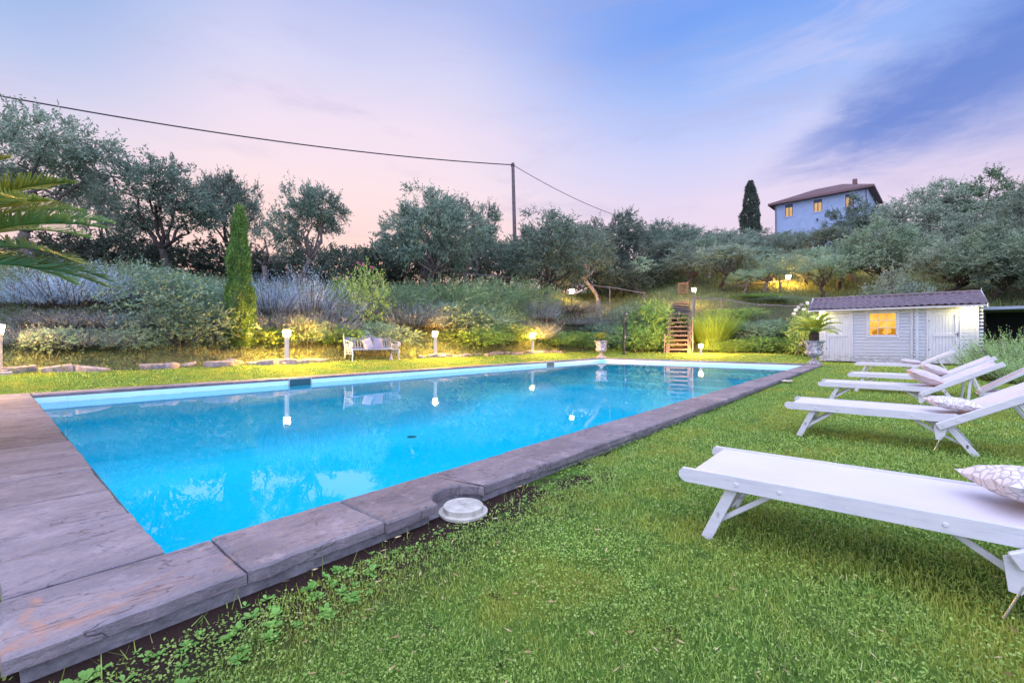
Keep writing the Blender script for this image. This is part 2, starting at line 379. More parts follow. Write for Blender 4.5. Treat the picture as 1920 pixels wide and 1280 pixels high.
def stonemat():
    m, t, p, o = mat('slate')
    pos = t.new('ShaderNodeNewGeometry').outputs['Position']
    at = t.new('ShaderNodeAttribute', attribute_name='tint').outputs['Fac']
    vs = t.vec(pos, sc=(1.0, 1.6, 1))
    n = t.noise(vs, 2.2, 6, .65, .6); n2 = t.noise(t.vec(pos, sc=(2.2, 2.9, 2)), 14, 6, .7); sp = t.noise(pos, 160, 2, .8)
    c = t.ramp(n, [(.28, (.145, .135, .15)), (.5, (.21, .19, .21)), (.72, (.30, .26, .27))])
    c = t.mix(t.m('MULTIPLY', t.rng(n2, .46, .70), .55), c, (.15, .14, .18))
    c = t.mix(t.m('MULTIPLY', t.rng(sp, .62, .72), .45), c, (.45, .42, .45))
    k = t.rng(at, 0, 1, .78, 1.2, False); mx = t.new('ShaderNodeVectorMath', operation='SCALE'); t.put(mx.inputs[0], c); t.put(mx.inputs['Scale'], k); c = mx.outputs[0]
    cr = t.m('ABSOLUTE', t.m('SUBTRACT', t.noise(t.vec(pos, sc=(.7, 2.6, 1)), 1.7, 5, .55, .8), .5)); crk = t.rng(cr, .007, .0); c = t.mix(t.m('MULTIPLY', crk, .6), c, (.06, .055, .07))
    bl = t.rng(t.noise(pos, 5, 5, .7), .56, .70); c = t.mix(t.m('MULTIPLY', bl, .45), c, (.40, .36, .38)); bd_ = t.rng(t.noise(t.vec(pos, (3, 9, 1)), 26, 4, .6), .68, .74); c = t.mix(t.m('MULTIPLY', bd_, .6), c, (.07, .065, .075))
    # rust stain on the corner slab
    sx = t.new('ShaderNodeSeparateXYZ'); t.put(sx.inputs[0], t.vec(pos)); X, Y = sx.outputs[0], sx.outputs[1]
    wob = t.m('MULTIPLY', t.m('SUBTRACT', t.noise(pos, 7, 4, .6), .5), .16)
    ln = t.m('ABSOLUTE', t.m('SUBTRACT', t.m('ADD', Y, wob), t.m('MULTIPLY_ADD', X, .10, 2.19)))
    ln2 = t.m('ABSOLUTE', t.m('SUBTRACT', t.m('ADD', Y, wob), t.m('MULTIPLY_ADD', X, .06, 2.31)))
    s1 = t.m('MULTIPLY', t.rng(ln, .06, .0), t.rng(X, .62, .2)); s2 = t.m('MULTIPLY', t.m('MULTIPLY', t.rng(ln2, .05, .0), t.rng(X, .7, .3)), .5)
    s3 = t.m('MULTIPLY', t.rng(t.m('ABSOLUTE', t.m('SUBTRACT', t.m('ADD', X, wob), .11)), .03, 0.), t.m('MULTIPLY', t.rng(Y, 2.12, 2.2), t.rng(Y, 2.58, 2.5)))
    s4 = t.m('MULTIPLY', t.rng(t.m('ABSOLUTE', t.m('SUBTRACT', t.m('ADD', X, wob), .72)), .03, 0.), t.m('MULTIPLY', t.rng(Y, 2.12, 2.16), t.rng(Y, 2.4, 2.3)))
    s = t.m('MAXIMUM', t.m('MAXIMUM', s1, s2), t.m('MAXIMUM', s3, t.m('MULTIPLY', s4, .6)))
    s = t.m('MULTIPLY', s, t.rng(t.noise(vs, 9, 4, .6), .3, .6))
    c = t.mix(t.m('MULTIPLY', s, .62), c, (.44, .22, .13))
    t.put(p.inputs['Base Color'], c); t.put(p.inputs['Roughness'], t.rng(n2, .3, .7, .62, .85)); p.inputs['Specular IOR Level'].default_value = .35
    # riven surface: long shallow ledges plus grain
    led = t.noise(t.vec(pos, sc=(1.1, 2.0, 3)), 3.0, 8, .6, 1.6)
    led = t.m('ADD', t.m('MULTIPLY', t.m('SNAP', led, .045), .7), t.m('MULTIPLY', led, .3))
    hh = t.m('ADD', led, t.m('ADD', t.m('SUBTRACT', t.m('MULTIPLY', n2, .16), t.m('MULTIPLY', crk, .10)), t.m('MULTIPLY', sp, .03)))
    t.put(p.inputs['Normal'], t.bump(hh, .8, .06))
stonemat()
simple('mortar', (.26, .26, .28), .9, (.12, .12, .13), 14, .8, 40, bd=.02)
simple('soil', (.05, .03, .025), .95, (.02, .014, .012), 20, .9, 50, bd=.03)
def linermat():
    m, t, p, o = mat('liner'); pos = t.new('ShaderNodeNewGeometry').outputs['Position']
    c = t.ramp(t.noise(pos, 1.2, 5), [(.3, (.58, .88, .93)), (.7, (.66, .93, .96))])
    sx = t.new('ShaderNodeSeparateXYZ'); t.put(sx.inputs[0], pos)
    band = t.m('MULTIPLY', t.rng(t.m('ABSOLUTE', t.m('ADD', sx.outputs[2], .035)), .018, 0.), t.rng(t.noise(pos, 4, 5, .7), .35, .65))
    c = t.mix(t.m('MULTIPLY', band, .45), c, (.30, .38, .33))
    seam = t.m('MAXIMUM', t.rng(t.m('ABSOLUTE', t.m('SUBTRACT', t.m('FRACT', t.m('MULTIPLY', sx.outputs[0], .5)), .5)), .006, .002), t.rng(t.m('ABSOLUTE', t.m('SUBTRACT', t.m('FRACT', t.m('MULTIPLY', sx.outputs[1], .5)), .5)), .006, .002))
    c = t.mix(t.m('MULTIPLY', seam, .22), c, (.25, .55, .66))
    t.put(p.inputs['Base Color'], c); p.inputs['Roughness'].default_value = .5; p.inputs['Specular IOR Level'].default_value = .3
linermat()
simple('white_plastic', (.56, .56, .50), .5, (.30, .29, .25), 11, .25, 60, bd=.004, c3=(.60, .60, .55))
simple('dark_slot', (.02, .10, .12), .4)
def whitewood():
    m, t, p, o = mat('white_wood')
    v = tcs(t); n = t.noise(t.vec(v, sc=(1, 8, 8)), 6, 6, .7); g = t.noise(v, 60, 4, .7)
    c = t.ramp(n, [(.25, (.44, .46, .50)), (.45, (.56, .575, .61)), (.8, (.63, .635, .65))])
    c = t.mix(t.m('MULTIPLY', t.rng(g, .62, .74), .6), c, (.30, .30, .33)); c = t.mix(t.m('MULTIPLY', t.rng(t.noise(t.vec(v, sc=(.6, 2, 3)), 5, 5, .7), .5, .72), .3), c, (.36, .37, .42))
    t.put(p.inputs['Base Color'], c); p.inputs['Roughness'].default_value = .45
    t.put(p.inputs['Normal'], t.bump(n, .25, .004))
whitewood()
def slingmat(name, c, c2):
    m, t, p, o = mat(name); v = tcs(t)
    wv = t.new('ShaderNodeTexWave'); wv.inputs['Scale'].default_value = 140; t.put(wv.inputs[0], v)
    wv2 = t.new('ShaderNodeTexWave', bands_direction='Y'); wv2.inputs['Scale'].default_value = 140; t.put(wv2.inputs[0], v)
    n = t.noise(v, 3, 4); t.put(p.inputs['Base Color'], t.ramp(n, [(.3, c2), (.7, c)]))
    p.inputs['Roughness'].default_value = .6
    t.put(p.inputs['Normal'], t.bump(t.m('ADD', wv.outputs[1], wv2.outputs[1]), .12, .001))
slingmat('sling', (.60, .57, .61), (.55, .53, .57))
slingmat('sling_pink', (.52, .40, .40), (.46, .36, .36))
def cushionmat(name, base, line, scale, w_):
    m, t, p, o = mat(name); v = tcs(t)
    vo = t.new('ShaderNodeTexVoronoi', feature='DISTANCE_TO_EDGE'); vo.inputs['Scale'].default_value = scale; t.put(vo.inputs['Vector'], t.vec(v, sc=(1, 1.5, .4)))
    f = t.rng(vo.outputs['Distance'], w_, w_ * .4)
    n = t.noise(v, 30, 4)
    t.put(p.inputs['Base Color'], t.mix(t.m('MULTIPLY', f, .6), t.ramp(n, [(.3, tuple(x * .92 for x in base)), (.7, base)]), line))
    p.inputs['Roughness'].default_value = .85; p.inputs['Specular IOR Level'].default_value = .2
    t.put(p.inputs['Normal'], t.bump(t.m('ADD', f, t.m('MULTIPLY', t.noise(v, 220, 2), .2)), .7, .008))
cushionmat('cushion_net', (.68, .66, .66), (.34, .31, .37), 22, .09)
cushionmat('cushion_plain', (.57, .53, .55), (.50, .43, .45), 40, .03)
cushionmat('cushion_floral', (.50, .45, .50), (.30, .22, .30), 30, .12)
simple('cushion_trim', (.55, .30, .28), .8)
simple('iron_white', (.44, .52, .68), .5, (.32, .39, .54), 20, .3, 60, bd=.004)
simple('steel', (.6, .6, .62), .35, metal=.9)
simple('dark_metal', (.05, .045, .06), .5, metal=.4)
simple('post_grey', (.62, .60, .58), .5, (.5, .48, .46), 12)
simple('concrete', (.40, .37, .36), .85, (.28, .26, .26), 14, .5, 50, bd=.01)
simple('rock', (.40, .36, .38), .85, (.15, .14, .15), 5, .8, 14, bd=.04)
simple('bark', (.20, .17, .16), .9, (.07, .06, .06), 9, 1.0, 14, bd=.05, sc=(1, 1, .35))
simple('bark_pale', (.30, .27, .28), .9, (.12, .10, .11), 9, .8, 14, bd=.04, sc=(1, 1, .35))
simple('bark_dark', (.09, .075, .07), .9, (.03, .025, .025), 9, .8, 14, bd=.05, sc=(1, 1, .35))
simple('rustic_wood', (.26, .22, .24), .85, (.12, .10, .11), 6, .7, 20, bd=.02, sc=(1, 1, .4))
simple('pallet_wood', (.13, .115, .13), .85, (.14, .115, .12), 7, .6, 24, bd=.012, sc=(1, .25, 1))
simple('path_wood', (.20, .18, .20), .85, (.11, .095, .105), 7, .5, 24, bd=.012)
simple('gate_wood', (.24, .15, .10), .8, (.12, .08, .05), 9)
simple('rubble', (.45, .42, .42), .9, (.2, .18, .18), 14, .6, 20)
def urnmat():
    m, t, p, o = mat('urn_stone'); v = tcs(t)
    n = t.noise(t.vec(v, sc=(1, 1, .8)), 9, 6, .65, 1.6); r = t.rng(n, .44, .56)
    c = t.mix(r, (.22, .22, .27), (.58, .57, .58))
    c = t.mix(t.m('MULTIPLY', t.rng(t.noise(v, 3, 4), .5, .7), .3), c, (.4, .4, .44))
    t.put(p.inputs['Base Color'], c); p.inputs['Roughness'].default_value = .7
    t.put(p.inputs['Normal'], t.bump(n, .9, .05))
urnmat()
def boardmat(name, c, c2, axis):
    m, t, p, o = mat(name); v = tcs(t)
    sc = (1, .5, 9) if axis == 'h' else (1, 9, .5)
    n = t.noise(t.vec(v, sc=sc), 5, 6, .7); k = t.noise(v, 26, 3)
    cc = t.ramp(n, [(.28, c2), (.62, c)]); cc = t.mix(t.m('MULTIPLY', t.rng(k, .64, .7), .4), cc, tuple(x * .55 for x in c))
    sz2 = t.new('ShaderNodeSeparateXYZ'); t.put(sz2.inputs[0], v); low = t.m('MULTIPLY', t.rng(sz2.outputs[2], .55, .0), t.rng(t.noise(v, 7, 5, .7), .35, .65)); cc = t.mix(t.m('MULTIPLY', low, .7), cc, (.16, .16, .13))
    st_ = t.rng(t.noise(t.vec(v, sc=(1, 5, .5)), 3, 5, .7), .52, .72); cc = t.mix(t.m('MULTIPLY', st_, .28), cc, (.22, .24, .28))
    t.put(p.inputs['Base Color'], cc); p.inputs['Roughness'].default_value = .65
    t.put(p.inputs['Normal'], t.bump(n, .4, .006))
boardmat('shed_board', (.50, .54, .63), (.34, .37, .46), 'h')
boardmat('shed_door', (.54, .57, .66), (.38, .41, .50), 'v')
simple('roof_tile', (.20, .165, .19), .6, (.11, .09, .11), 5, .4, 30, bd=.01)
simple('terracotta', (.17, .10, .11), .85, (.13, .09, .09), 2.0, .5, 9, bd=.05)
simple('blue_wall', (.30, .40, .57), .85, (.24, .33, .49), 1.2, .1, 20)
simple('window_white', (.58, .58, .62), .5)
simple('shutter_dark', (.04, .07, .12), .6)
simple('house_trim', (.36, .42, .62), .7)
simple('cable', (.04, .035, .045), .6)
simple('pole', (.16, .13, .14), .8, (.08, .06, .07), 6)
simple('awning', (.30, .34, .44), .6)
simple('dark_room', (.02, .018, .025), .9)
emit('lamp_glow', (1.0, .47, .07), 4300)
emit('lamp_glow_far', (1.0, .52, .12), 1200)
emit('wall_lamp_glow', (1.0, .80, .26), 520)
def windowglow(name, c1, c2, s):
    m, t, p, o = mat(name); t.n.remove(p); v = tcs(t); n = t.noise(v, 3.2, 3)
    sx = t.new('ShaderNodeSeparateXYZ'); t.put(sx.inputs[0], v)
    low = t.m('MULTIPLY', t.rng(sx.outputs[2], -.12, -.22), t.rng(n, .42, .5))
    e = t.new('ShaderNodeEmission'); t.put(e.inputs[0], t.mix(low, t.ramp(n, [(.3, c1), (.7, c2)]), tuple(x * .5 for x in c1))); e.inputs[1].default_value = s
    t.l.new(e.outputs[0], o.inputs[0])
windowglow('shed_window', (1.0, .42, .04), (1.0, .70, .16), 1.15)
windowglow('house_window', (.9, .42, .14), (1.0, .72, .36), .8)
def watermat():
    m, t, p, o = mat('water'); t.n.remove(p)
    pos = t.new('ShaderNodeNewGeometry').outputs['Position']
    n = t.noise(t.vec(pos, sc=(1, 1, 1)), 1.6, 3, .5); n2 = t.noise(pos, 9, 2, .5)
    b = t.bump(t.m('ADD', n, t.m('MULTIPLY', n2, .10)), .035, .02)
    fr = t.new('ShaderNodeFresnel'); fr.inputs[0].default_value = 1.32; t.put(fr.inputs['Normal'], b)
    tr = t.new('ShaderNodeBsdfTransparent'); tr.inputs[0].default_value = (.02, .85, .99, 1)
    gl = t.new('ShaderNodeBsdfGlossy'); gl.inputs['Roughness'].default_value = .012; gl.inputs[0].default_value = (1, 1, 1, 1); t.put(gl.inputs['Normal'], b)
    ms = t.new('ShaderNodeMixShader'); t.put(ms.inputs[0], fr.outputs[0]); t.l.new(tr.outputs[0], ms.inputs[1]); t.l.new(gl.outputs[0], ms.inputs[2])
    t.l.new(ms.outputs[0], o.inputs[0])
watermat()

# ------------------------------------------------------------------ ground
def gridmesh(name, xs, ys, m, keep):
    X, Y = np.meshgrid(xs, ys, indexing='ij'); Z = ground(X, Y); ny = len(ys)
    co = np.stack([X, Y, Z], -1).reshape(-1, 3)
    i, j = np.meshgrid(np.arange(len(xs) - 1), np.arange(ny - 1), indexing='ij')
    cx = (xs[:-1, None] + xs[1:, None]) / 2 + 0 * ys[None, :-1]; cy = (ys[None, :-1] + ys[None, 1:]) / 2 + 0 * xs[:-1, None]
    k = keep(cx, cy); i = i[k]; j = j[k]
    fs = np.stack([i * ny + j, (i + 1) * ny + j, (i + 1) * ny + j + 1, i * ny + j + 1], -1)
    used = np.unique(fs); re = np.full(len(co), -1); re[used] = np.arange(len(used))
    me = bpy.data.meshes.new(name); me.from_pydata(co[used].tolist(), [], re[fs].tolist()); me.materials.append(m); me.shade_smooth()
    return ob(name, me)
def axis(*seg):
    out = []
    for a, b, st in seg: out += list(np.linspace(a, b, max(2, int(round((b - a) / st)) + 1)))[:-1]
    return np.array(out + [seg[-1][1]])
XS = axis((-160, -40, 12), (-40, -6, 2), (-6, PX0 - .46, .5), (PX0 - .46, PX1 + .46, .5), (PX1 + .46, EX, .5), (EX, EX + 12, .3), (EX + 12, 100, 2), (100, 300, 20))
YS = axis((-120, -30, 10), (-30, -6, 2), (-6, PY0 - .44, .4), (PY0 - .44, PY1 + .44, .3), (PY1 + .44, EY, .3), (EY, EY + 12, .4), (EY + 12, 60, 2), (60, 300, 20))
inlawn = lambda x, y: beyond(x, y) < .12
hole = lambda x, y: (x > PX0 - .46) & (x < PX1 + .46) & (y > PY0 - .44) & (y < PY1 + .44)
struct(gridmesh('lawn', XS, YS, M['lawn'], lambda x, y: inlawn(x, y) & ~hole(x, y)))
struct(gridmesh('hillside', XS, YS, M['hill'], lambda x, y: ~inlawn(x, y)))

# ------------------------------------------------------------------ pool
rng = random.Random(4)
b = MB(); e = .06   # liner shell, walls stand back under the coping nose
x0, x1, y0, y1 = PX0 + .03, PX1 - .03, PY0 + .03, PY1 - .03
zt, zs, zd = CT - .055, -1.05, -1.6
prof = [(x0, zd), (9.5, zd), (13.2, zs), (x1 - 2.6, zs)]
vs = []; fs = []; secs = []
P_ = [(x0, zd + .55), (x0 + .05, zd + .3), (x0 + .18, zd + .12), (x0 + .4, zd + .02), (x0 + .7, zd), (10.6, zd), (12.6, zs), (x1 - 2.6, zs)]
for X, z in P_ + [(x1 - 2.6, -.85), (x1 - 1.9, -.85), (x1 - 1.9, -.6), (x1 - 1.2, -.6), (x1 - 1.2, -.35), (x1, -.35)]:
    c = [(0, .55), (.05, .3), (.18, .12), (.4, .02), (.7, 0)]
    if X > x1 - 2.7: c = [(0, .05), (.01, .03), (.02, .02), (.03, .01), (.04, 0)]
    c = [(0, zt - z)] + [(a, min(b_, zt - z - .02)) for a, b_ in c]
    secs.append([(X, y0 + a, z + b_) for a, b_ in c] + [(X, y1 - a, z + b_) for a, b_ in c[::-1]])
k_ = len(secs[0])
for q in secs: vs += q
for i in range(len(secs) - 1):
    for j in range(k_ - 1): a = i * k_ + j; fs.append((a, a + k_, a + k_ + 1, a + 1))
fs += [tuple(range(k_)), tuple(range(len(vs) - k_, len(vs)))]
b.add(vs, fs); struct(obj('pool_basin', b, M['liner'], smooth=14))
b = MB(); b.add([(x0 - .02, y0 - .02, -.045), (x1 + .02, y0 - .02, -.045), (x1 + .02, y1 + .02, -.045), (x0 - .02, y1 + .02, -.045)], [(0, 1, 2, 3)])
struct(obj('water', b, M['water']))

b = MB(); bed = MB(); tints = []
def rough_line(p, q, amp, step=.09):
    p, q = Vector(p), Vector(q); L = (q - p).length; k = max(2, int(L / step)); d = (q - p) / k; nrm = Vector((-d.y, d.x)).normalized()
    return [p + d * i + nrm * rng.uniform(-amp, amp) + d * rng.uniform(-.3, .3) * (0 < i) for i in range(k)]
def slabq(x0, y0, x1, y1, rough, notch=None):
    """sides: rough = set of 's','e','n','w' that are chipped"""
    c = [(x0, y0), (x1, y0), (x1, y1), (x0, y1)]; P = []
    for k, sd in enumerate('senw'):
        a, d = c[k], c[(k + 1) % 4]
        if sd == 's' and notch:
            nx, ny, nr = notch
            h = math.sqrt(max(nr * nr - (y0 - ny) ** 2, 0)); xa, xb = nx - h, nx + h
            P += rough_line(a, (xa, y0), .01)
            a0, a1 = math.atan2(y0 - ny, -h), math.atan2(y0 - ny, h)
            if a0 < 0: a0 += 2 * math.pi
            P += [Vector((nx + nr * math.cos(a0 + (a1 - a0) * i / 12), ny + nr * math.sin(a0 + (a1 - a0) * i / 12))) for i in range(13)]
            P += rough_line((xb + .01, y0), d, .01)
        else: P += rough_line(a, d, rough.get(sd, .0015))
    dz = rng.uniform(-.003, .003); n0 = len(b.f)
    b.slab(P, CT - .058, CT + dz, .007 if not rough.get('s', 0) > .008 else .012)
    tints.extend([rng.random()] * (len(b.f) - n0))
LID = (1.985, 2.12)
js = [.03, .735, 1.42, 2.20]
while js[-1] < PX1 + CW - .3: js.append(js[-1] + rng.uniform(.72, .98))
js[-1] = PX1 + CW
for a, c in zip(js, js[1:]):        # near side
    slabq(a + .003, PY0 - CW + rng.uniform(-.012, .012), c - .003, PY0 + rng.uniform(-.006, .006), {'s': .012, 'n': .004, 'w': .003, 'e': .003}, (LID[0], LID[1] - .03, .20) if a < LID[0] < c else None)
y = PY0 + .006; 
while y < PY1 + CW - .2:            # side beside the camera
    yn = min(y + rng.uniform(.62, .78), PY1 + CW)
    slabq(PX0 - CW, y, PX0 + rng.uniform(-.008, .008), yn - .012, {'e': .006, 'w': .01, 'n': .003, 's': .003}); y = yn
x = PX0 + .01
while x < PX1 - .05:                # far side
    xn = x + rng.uniform(.8, 1.2); xn = PX1 if xn > PX1 - .4 else xn
    slabq(x, PY1, xn - .006, PY1 + CW, {'s': .012, 'n': .008, 'w': .003, 'e': .003}); x = xn
y = PY0 + .006
while y < PY1 + CW - .2:            # end side
    yn = min(y + rng.uniform(.8, 1.2), PY1 + CW)
    slabq(PX1 + .003, y, PX1 + CW, yn - .006, {'e': .008, 'w': .008, 'n': .003, 's': .003}); y = yn
cop = obj('pool_coping', b, M['slate']); struct(cop)
at = cop.data.attributes.new('tint', 'FLOAT', 'FACE'); at.data.foreach_set('value', tints)
i_ = .035
bed.box(PX0 - CW + i_, LID[0] - .235, PY0 - CW + i_, PY0 + .01, -.4, CT - .058)
bed.box(LID[0] - .235, LID[0] + .235, PY0 - .26, PY0 + .01, -.4, CT - .058)
bed.box(LID[0] + .235, PX1 + CW - i_, PY0 - CW + i_, PY0 + .01, -.4, CT - .058)
bed.box(PX0 - CW + i_, PX0 + .01, PY0 + .012, PY1 - .012, -.4, CT - .058)
bed.box(PX0 - CW + i_, PX1 + CW - i_, PY1 - .01, PY1 + CW - i_, -.4, CT - .058)
bed.box(PX1 - .01, PX1 + CW - i_, PY0 + .012, PY1 - .012, -.4, CT - .058)
struct(obj('coping_base', bed, M['mortar']))

def skimmer(X, label):
    t = thing('pool_skimmer', label, 'skimmer', (X, PY1 - .03, .01), 0, 'skimmers in the pool wall')
    f = MB(); wd, hh = .30, .10
    for a in ((-wd, wd, -.012, 0, hh - .022, hh), (-wd, wd, -.012, 0, -hh, -hh + .022), (-wd, -wd + .03, -.012, 0, -hh + .022, hh - .022), (wd - .03, wd, -.012, 0, -hh + .022, hh - .022)): f.box(*a, bev=.003)
    obj('frame', f, M['white_plastic'], t)
    f = MB().box(-wd + .03, wd - .03, -.004, 0, -hh + .022, hh - .022); obj('mouth', f, M['dark_slot'], t)
d = onY(562, PY1); skimmer(xy(562, d)[0], 'wide skimmer mouth in the pool wall below the first lit bollard past the cypress')
d = onY(1031, PY1); skimmer(xy(1031, d)[0], 'small skimmer mouth in the pool wall close to the far urn')
d = 2.9; b = MB(); b.lathe([(.0, 0), (.13, 0), (.13, .012), (.10, .02), (.0, .022)], 20)
o = obj('floor_drain', b, M['dark_slot'], None, loc=(7.7, 10.2, zd)); tag(o, 'round dark drain in the pool floor', 'drain')
# round white pump lid beside the coping notch
t = thing('round_lid', 'round white plastic lid set in soil in the notch of the coping', 'lid', (LID[0] - .005, LID[1] - .03, -.065)); t.scale = (.84, .84, 1)
b = MB(); b.lathe([(.17, 0), (.172, .075), (.185, .078), (.186, .092), (.15, .094)], 40); obj('rim', b, M['white_plastic'], t, smooth=25)
b = MB(); b.lathe([(.148, .094), (.152, .125), (.143, .132), (.10, .134), (.02, .134)], 40, lambda i, a, z: 1 + (.012 if i < 2 and math.cos(a * 10) > .6 else 0))
b.box(-.022, .022, -.012, .012, .134, .139, bev=.002); obj('cover', b, M['white_plastic'], t, smooth=25)
# small white plate by the coping
d = .96 * F * 1.1 / (717 - HZ); X, Y = xy(1476, onY(1476, PY0 - CW - .12)); b = MB().box(-.16, .16, -.10, .10, 0, .025, bev=.006)
tag(obj('ground_plate', b, M['white_plastic'], loc=(X, Y, gz(X, Y) + .045)), 'small white rectangular plate on the grass against the pool coping', 'plate')

# ------------------------------------------------------------------ sun loungers
def make_lounger():
    t = thing('sun_lounger', '', 'sun lounger', (0, 0, 0), 0, 'white sun loungers in a row on the lawn')
    Wd = .68; L = 1.47; ang = math.radians(30); wm = M['white_wood']
    P = lambda x, z, y: (x, y, z)
    b = MB()
    for y in (.016, Wd - .016):       # side rails with a rounded foot end
        pr = [(.0, .335), (.0, .362), (.018, .385), (L, .385), (L, .31), (.03, .31)]
        n = len(pr); vs = [(x, y - .014, z) for x, z in pr] + [(x, y + .014, z) for x, z in pr]
        b.add(vs, [tuple(range(n)), tuple(range(2 * n - 1, n - 1, -1))] + [(i, n + i, n + (i + 1) % n, (i + 1) % n) for i in range(n)])
    for x in (.09, 1.40): b.box(x - .02, x + .02, .03, Wd - .03, .325, .35, bev=.004)
    for y in (.002, Wd - .002):       # screw heads
        for x in (.30, .50, 1.1, 1.38):
            sgn = -1 if y < .1 else 1
            b.tube([(x, y, .345), (x, y + sgn * .006, .345)], [.011, .008], 10)
    o = obj('frame', b, wm, t)
    b = MB(); nx, ny = 24, 10; vs = []; fs = []
    for i in range(nx + 1):
        for j in range(ny + 1):
            x = .075 + (L - .11) * i / nx; v = j / ny
            sag = .014 * math.sin(math.pi * v) ** .6 * min(1, i / 2, (nx - i) / 2)
            vs.append((x, .031 + (Wd - .062) * v, .378 - sag))
    for i in range(nx):
        for j in range(ny): a = i * (ny + 1) + j; fs.append((a, a + ny + 1, a + ny + 2, a + 1))
    k = len(vs)
    for v in [(.075, .031, .378), (.075, Wd - .031, .378), (.07, Wd - .031, .33), (.07, .031, .33)]: vs.append(v)
    fs.append((k, k + 1, k + 2, k + 3)); b.add(vs, fs); obj('seat', b, M['sling'], t, smooth=True)
    for y in (.052, Wd - .052):
        b = MB().bar((.285, y, .335), (.135, y, 0), .024, .055); obj('leg', b, wm, t)
        b = MB().bar((1.33, y, .32), (1.56, y, 0), .024, .055); obj('leg', b, wm, t)
    for y in (.078, Wd - .078):
        b = MB().bar((.17, y, .09), (.50, y, .335), .012, .026); b.tube([(.17, y - .03, .09), (.17, y + .012, .09)], .008, 8); obj('strut', b, wm, t)
        b = MB().bar((1.08, y, .33), (1.29, y, .19), .012, .028); b.bar((1.29, y, .19), (1.47, y, .10), .012, .022); obj('strut', b, wm, t)
    for a_ in (((.2, .04, .15), (.2, Wd - .04, .15)), ((1.495, .04, .09), (1.495, Wd - .04, .09))): obj('crossbar', MB().bar(*a_, .022, .04), wm, t)
    for y in (-.008, Wd + .008):
        b = MB(); pr = [(1.26, .27), (1.37, .31), (1.34, .19), (1.31, .135), (1.275, .14)]; n = 5
        vs = [(x, y - .006, z) for x, z in pr] + [(x, y + .006, z) for x, z in pr]
        b.add(vs, [tuple(range(n)), tuple(range(2 * n - 1, n - 1, -1))] + [(i, n + i, n + (i + 1) % n, (i + 1) % n) for i in range(n)]); obj('bracket', b, wm, t)
    obj('prop_rod', MB().tube([(1.315, -.012, .17), (1.262, -.014, .03)], .0045, 6), M['steel'], t)
    # backrest, hinged frame above the seat end
    br = bpy.data.objects.new('backrest', None)
    b = MB(); D = Vector((math.cos(ang), 0, math.sin(ang))); U = Vector((-math.sin(ang), 0, math.cos(ang))); A = Vector((1.285, 0, .262)); BL = 1.0
    for y in (-.030, Wd + .030): b.bar(A + Vector((0, y, 0)), A + D * BL + Vector((0, y, 0)), .028, .07, U, .006)
    for q in (.14, .93): b.bar(A + D * q + Vector((0, -.02, 0)), A + D * q + Vector((0, Wd + .02, 0)), .03, .03, U)
    for y in (-.046, Wd + .046): 
        for q in (.05, .16): b.tube([A + D * q + Vector((0, y, 0)), A + D * q + Vector((0, y + (-.006 if y < 0 else .006), 0))], .011, 10)
    br = obj('backrest', b, wm, t)
    b = MB(); vs = []; fs = []
    for i in range(13):
        for j in range(ny + 1):
            v = j / ny; p = A + D * (.13 + .81 * i / 12) + U * (.026 - .035 * math.sin(math.pi * v) ** .6 * min(1, i / 2, (12 - i) / 2)); vs.append((p.x, -.014 + (Wd + .028) * v, p.z))
    for i in range(12):
        for j in range(ny): a = i * (ny + 1) + j; fs.append((a, a + ny + 1, a + ny + 2, a + 1))
    b.add(vs, fs); obj('sling', b, M['sling'], br, smooth=True)
    hp = A + D * .62
    for y in (.0, Wd):
        b = MB().box(-.016, .016, -.012, .012, -.40, .03, bev=.004); b.bar((0, -.014, 0), (0, .014, 0), .03, .03)
        o = obj('support_leg', b, wm, t, loc=(hp.x, y + (.012 if y == 0 else -.012), hp.z - .045)); o.rotation_euler = (0, math.radians(-32), 0)
    return t
proto = make_lounger(); KIDS[proto.name] = kids(proto)
for k_ in list(KIDS[proto.name]): KIDS[k_.name] = kids(k_)
LG = [(2.57, .93, -1, 'white sun lounger closest to the camera with netted cushion, backrest cut by the photo edge', -32),
      (6.0, .95, 0, 'white sun lounger second in the row, its wide backrest raised behind a round netted cushion', -32),
      (9.15, .96, 0, 'middle white sun lounger of the row carrying a plump pillow, support legs hanging straight down', 4),
      (11.8, .72, 0, 'white sun lounger fourth in the row, partly hidden behind the plump pillow', -20),
      (16.9, .86, 0, 'white sun lounger parked farthest along the lawn in front of the shed doors', -32)]
for i, (X, Y, _, lab, sa) in enumerate(LG):
    o = proto if i == 0 else copy_tree(proto)
    o.location = (X, Y, gz(X, Y)); o.rotation_euler = (0, 0, -math.pi / 2 + random.Random(i).uniform(-.015, .015)); o['label'] = lab
    for c in kids(o):
        if c.name.startswith('support_leg'): c.rotation_euler = (0, math.radians(sa), 0)

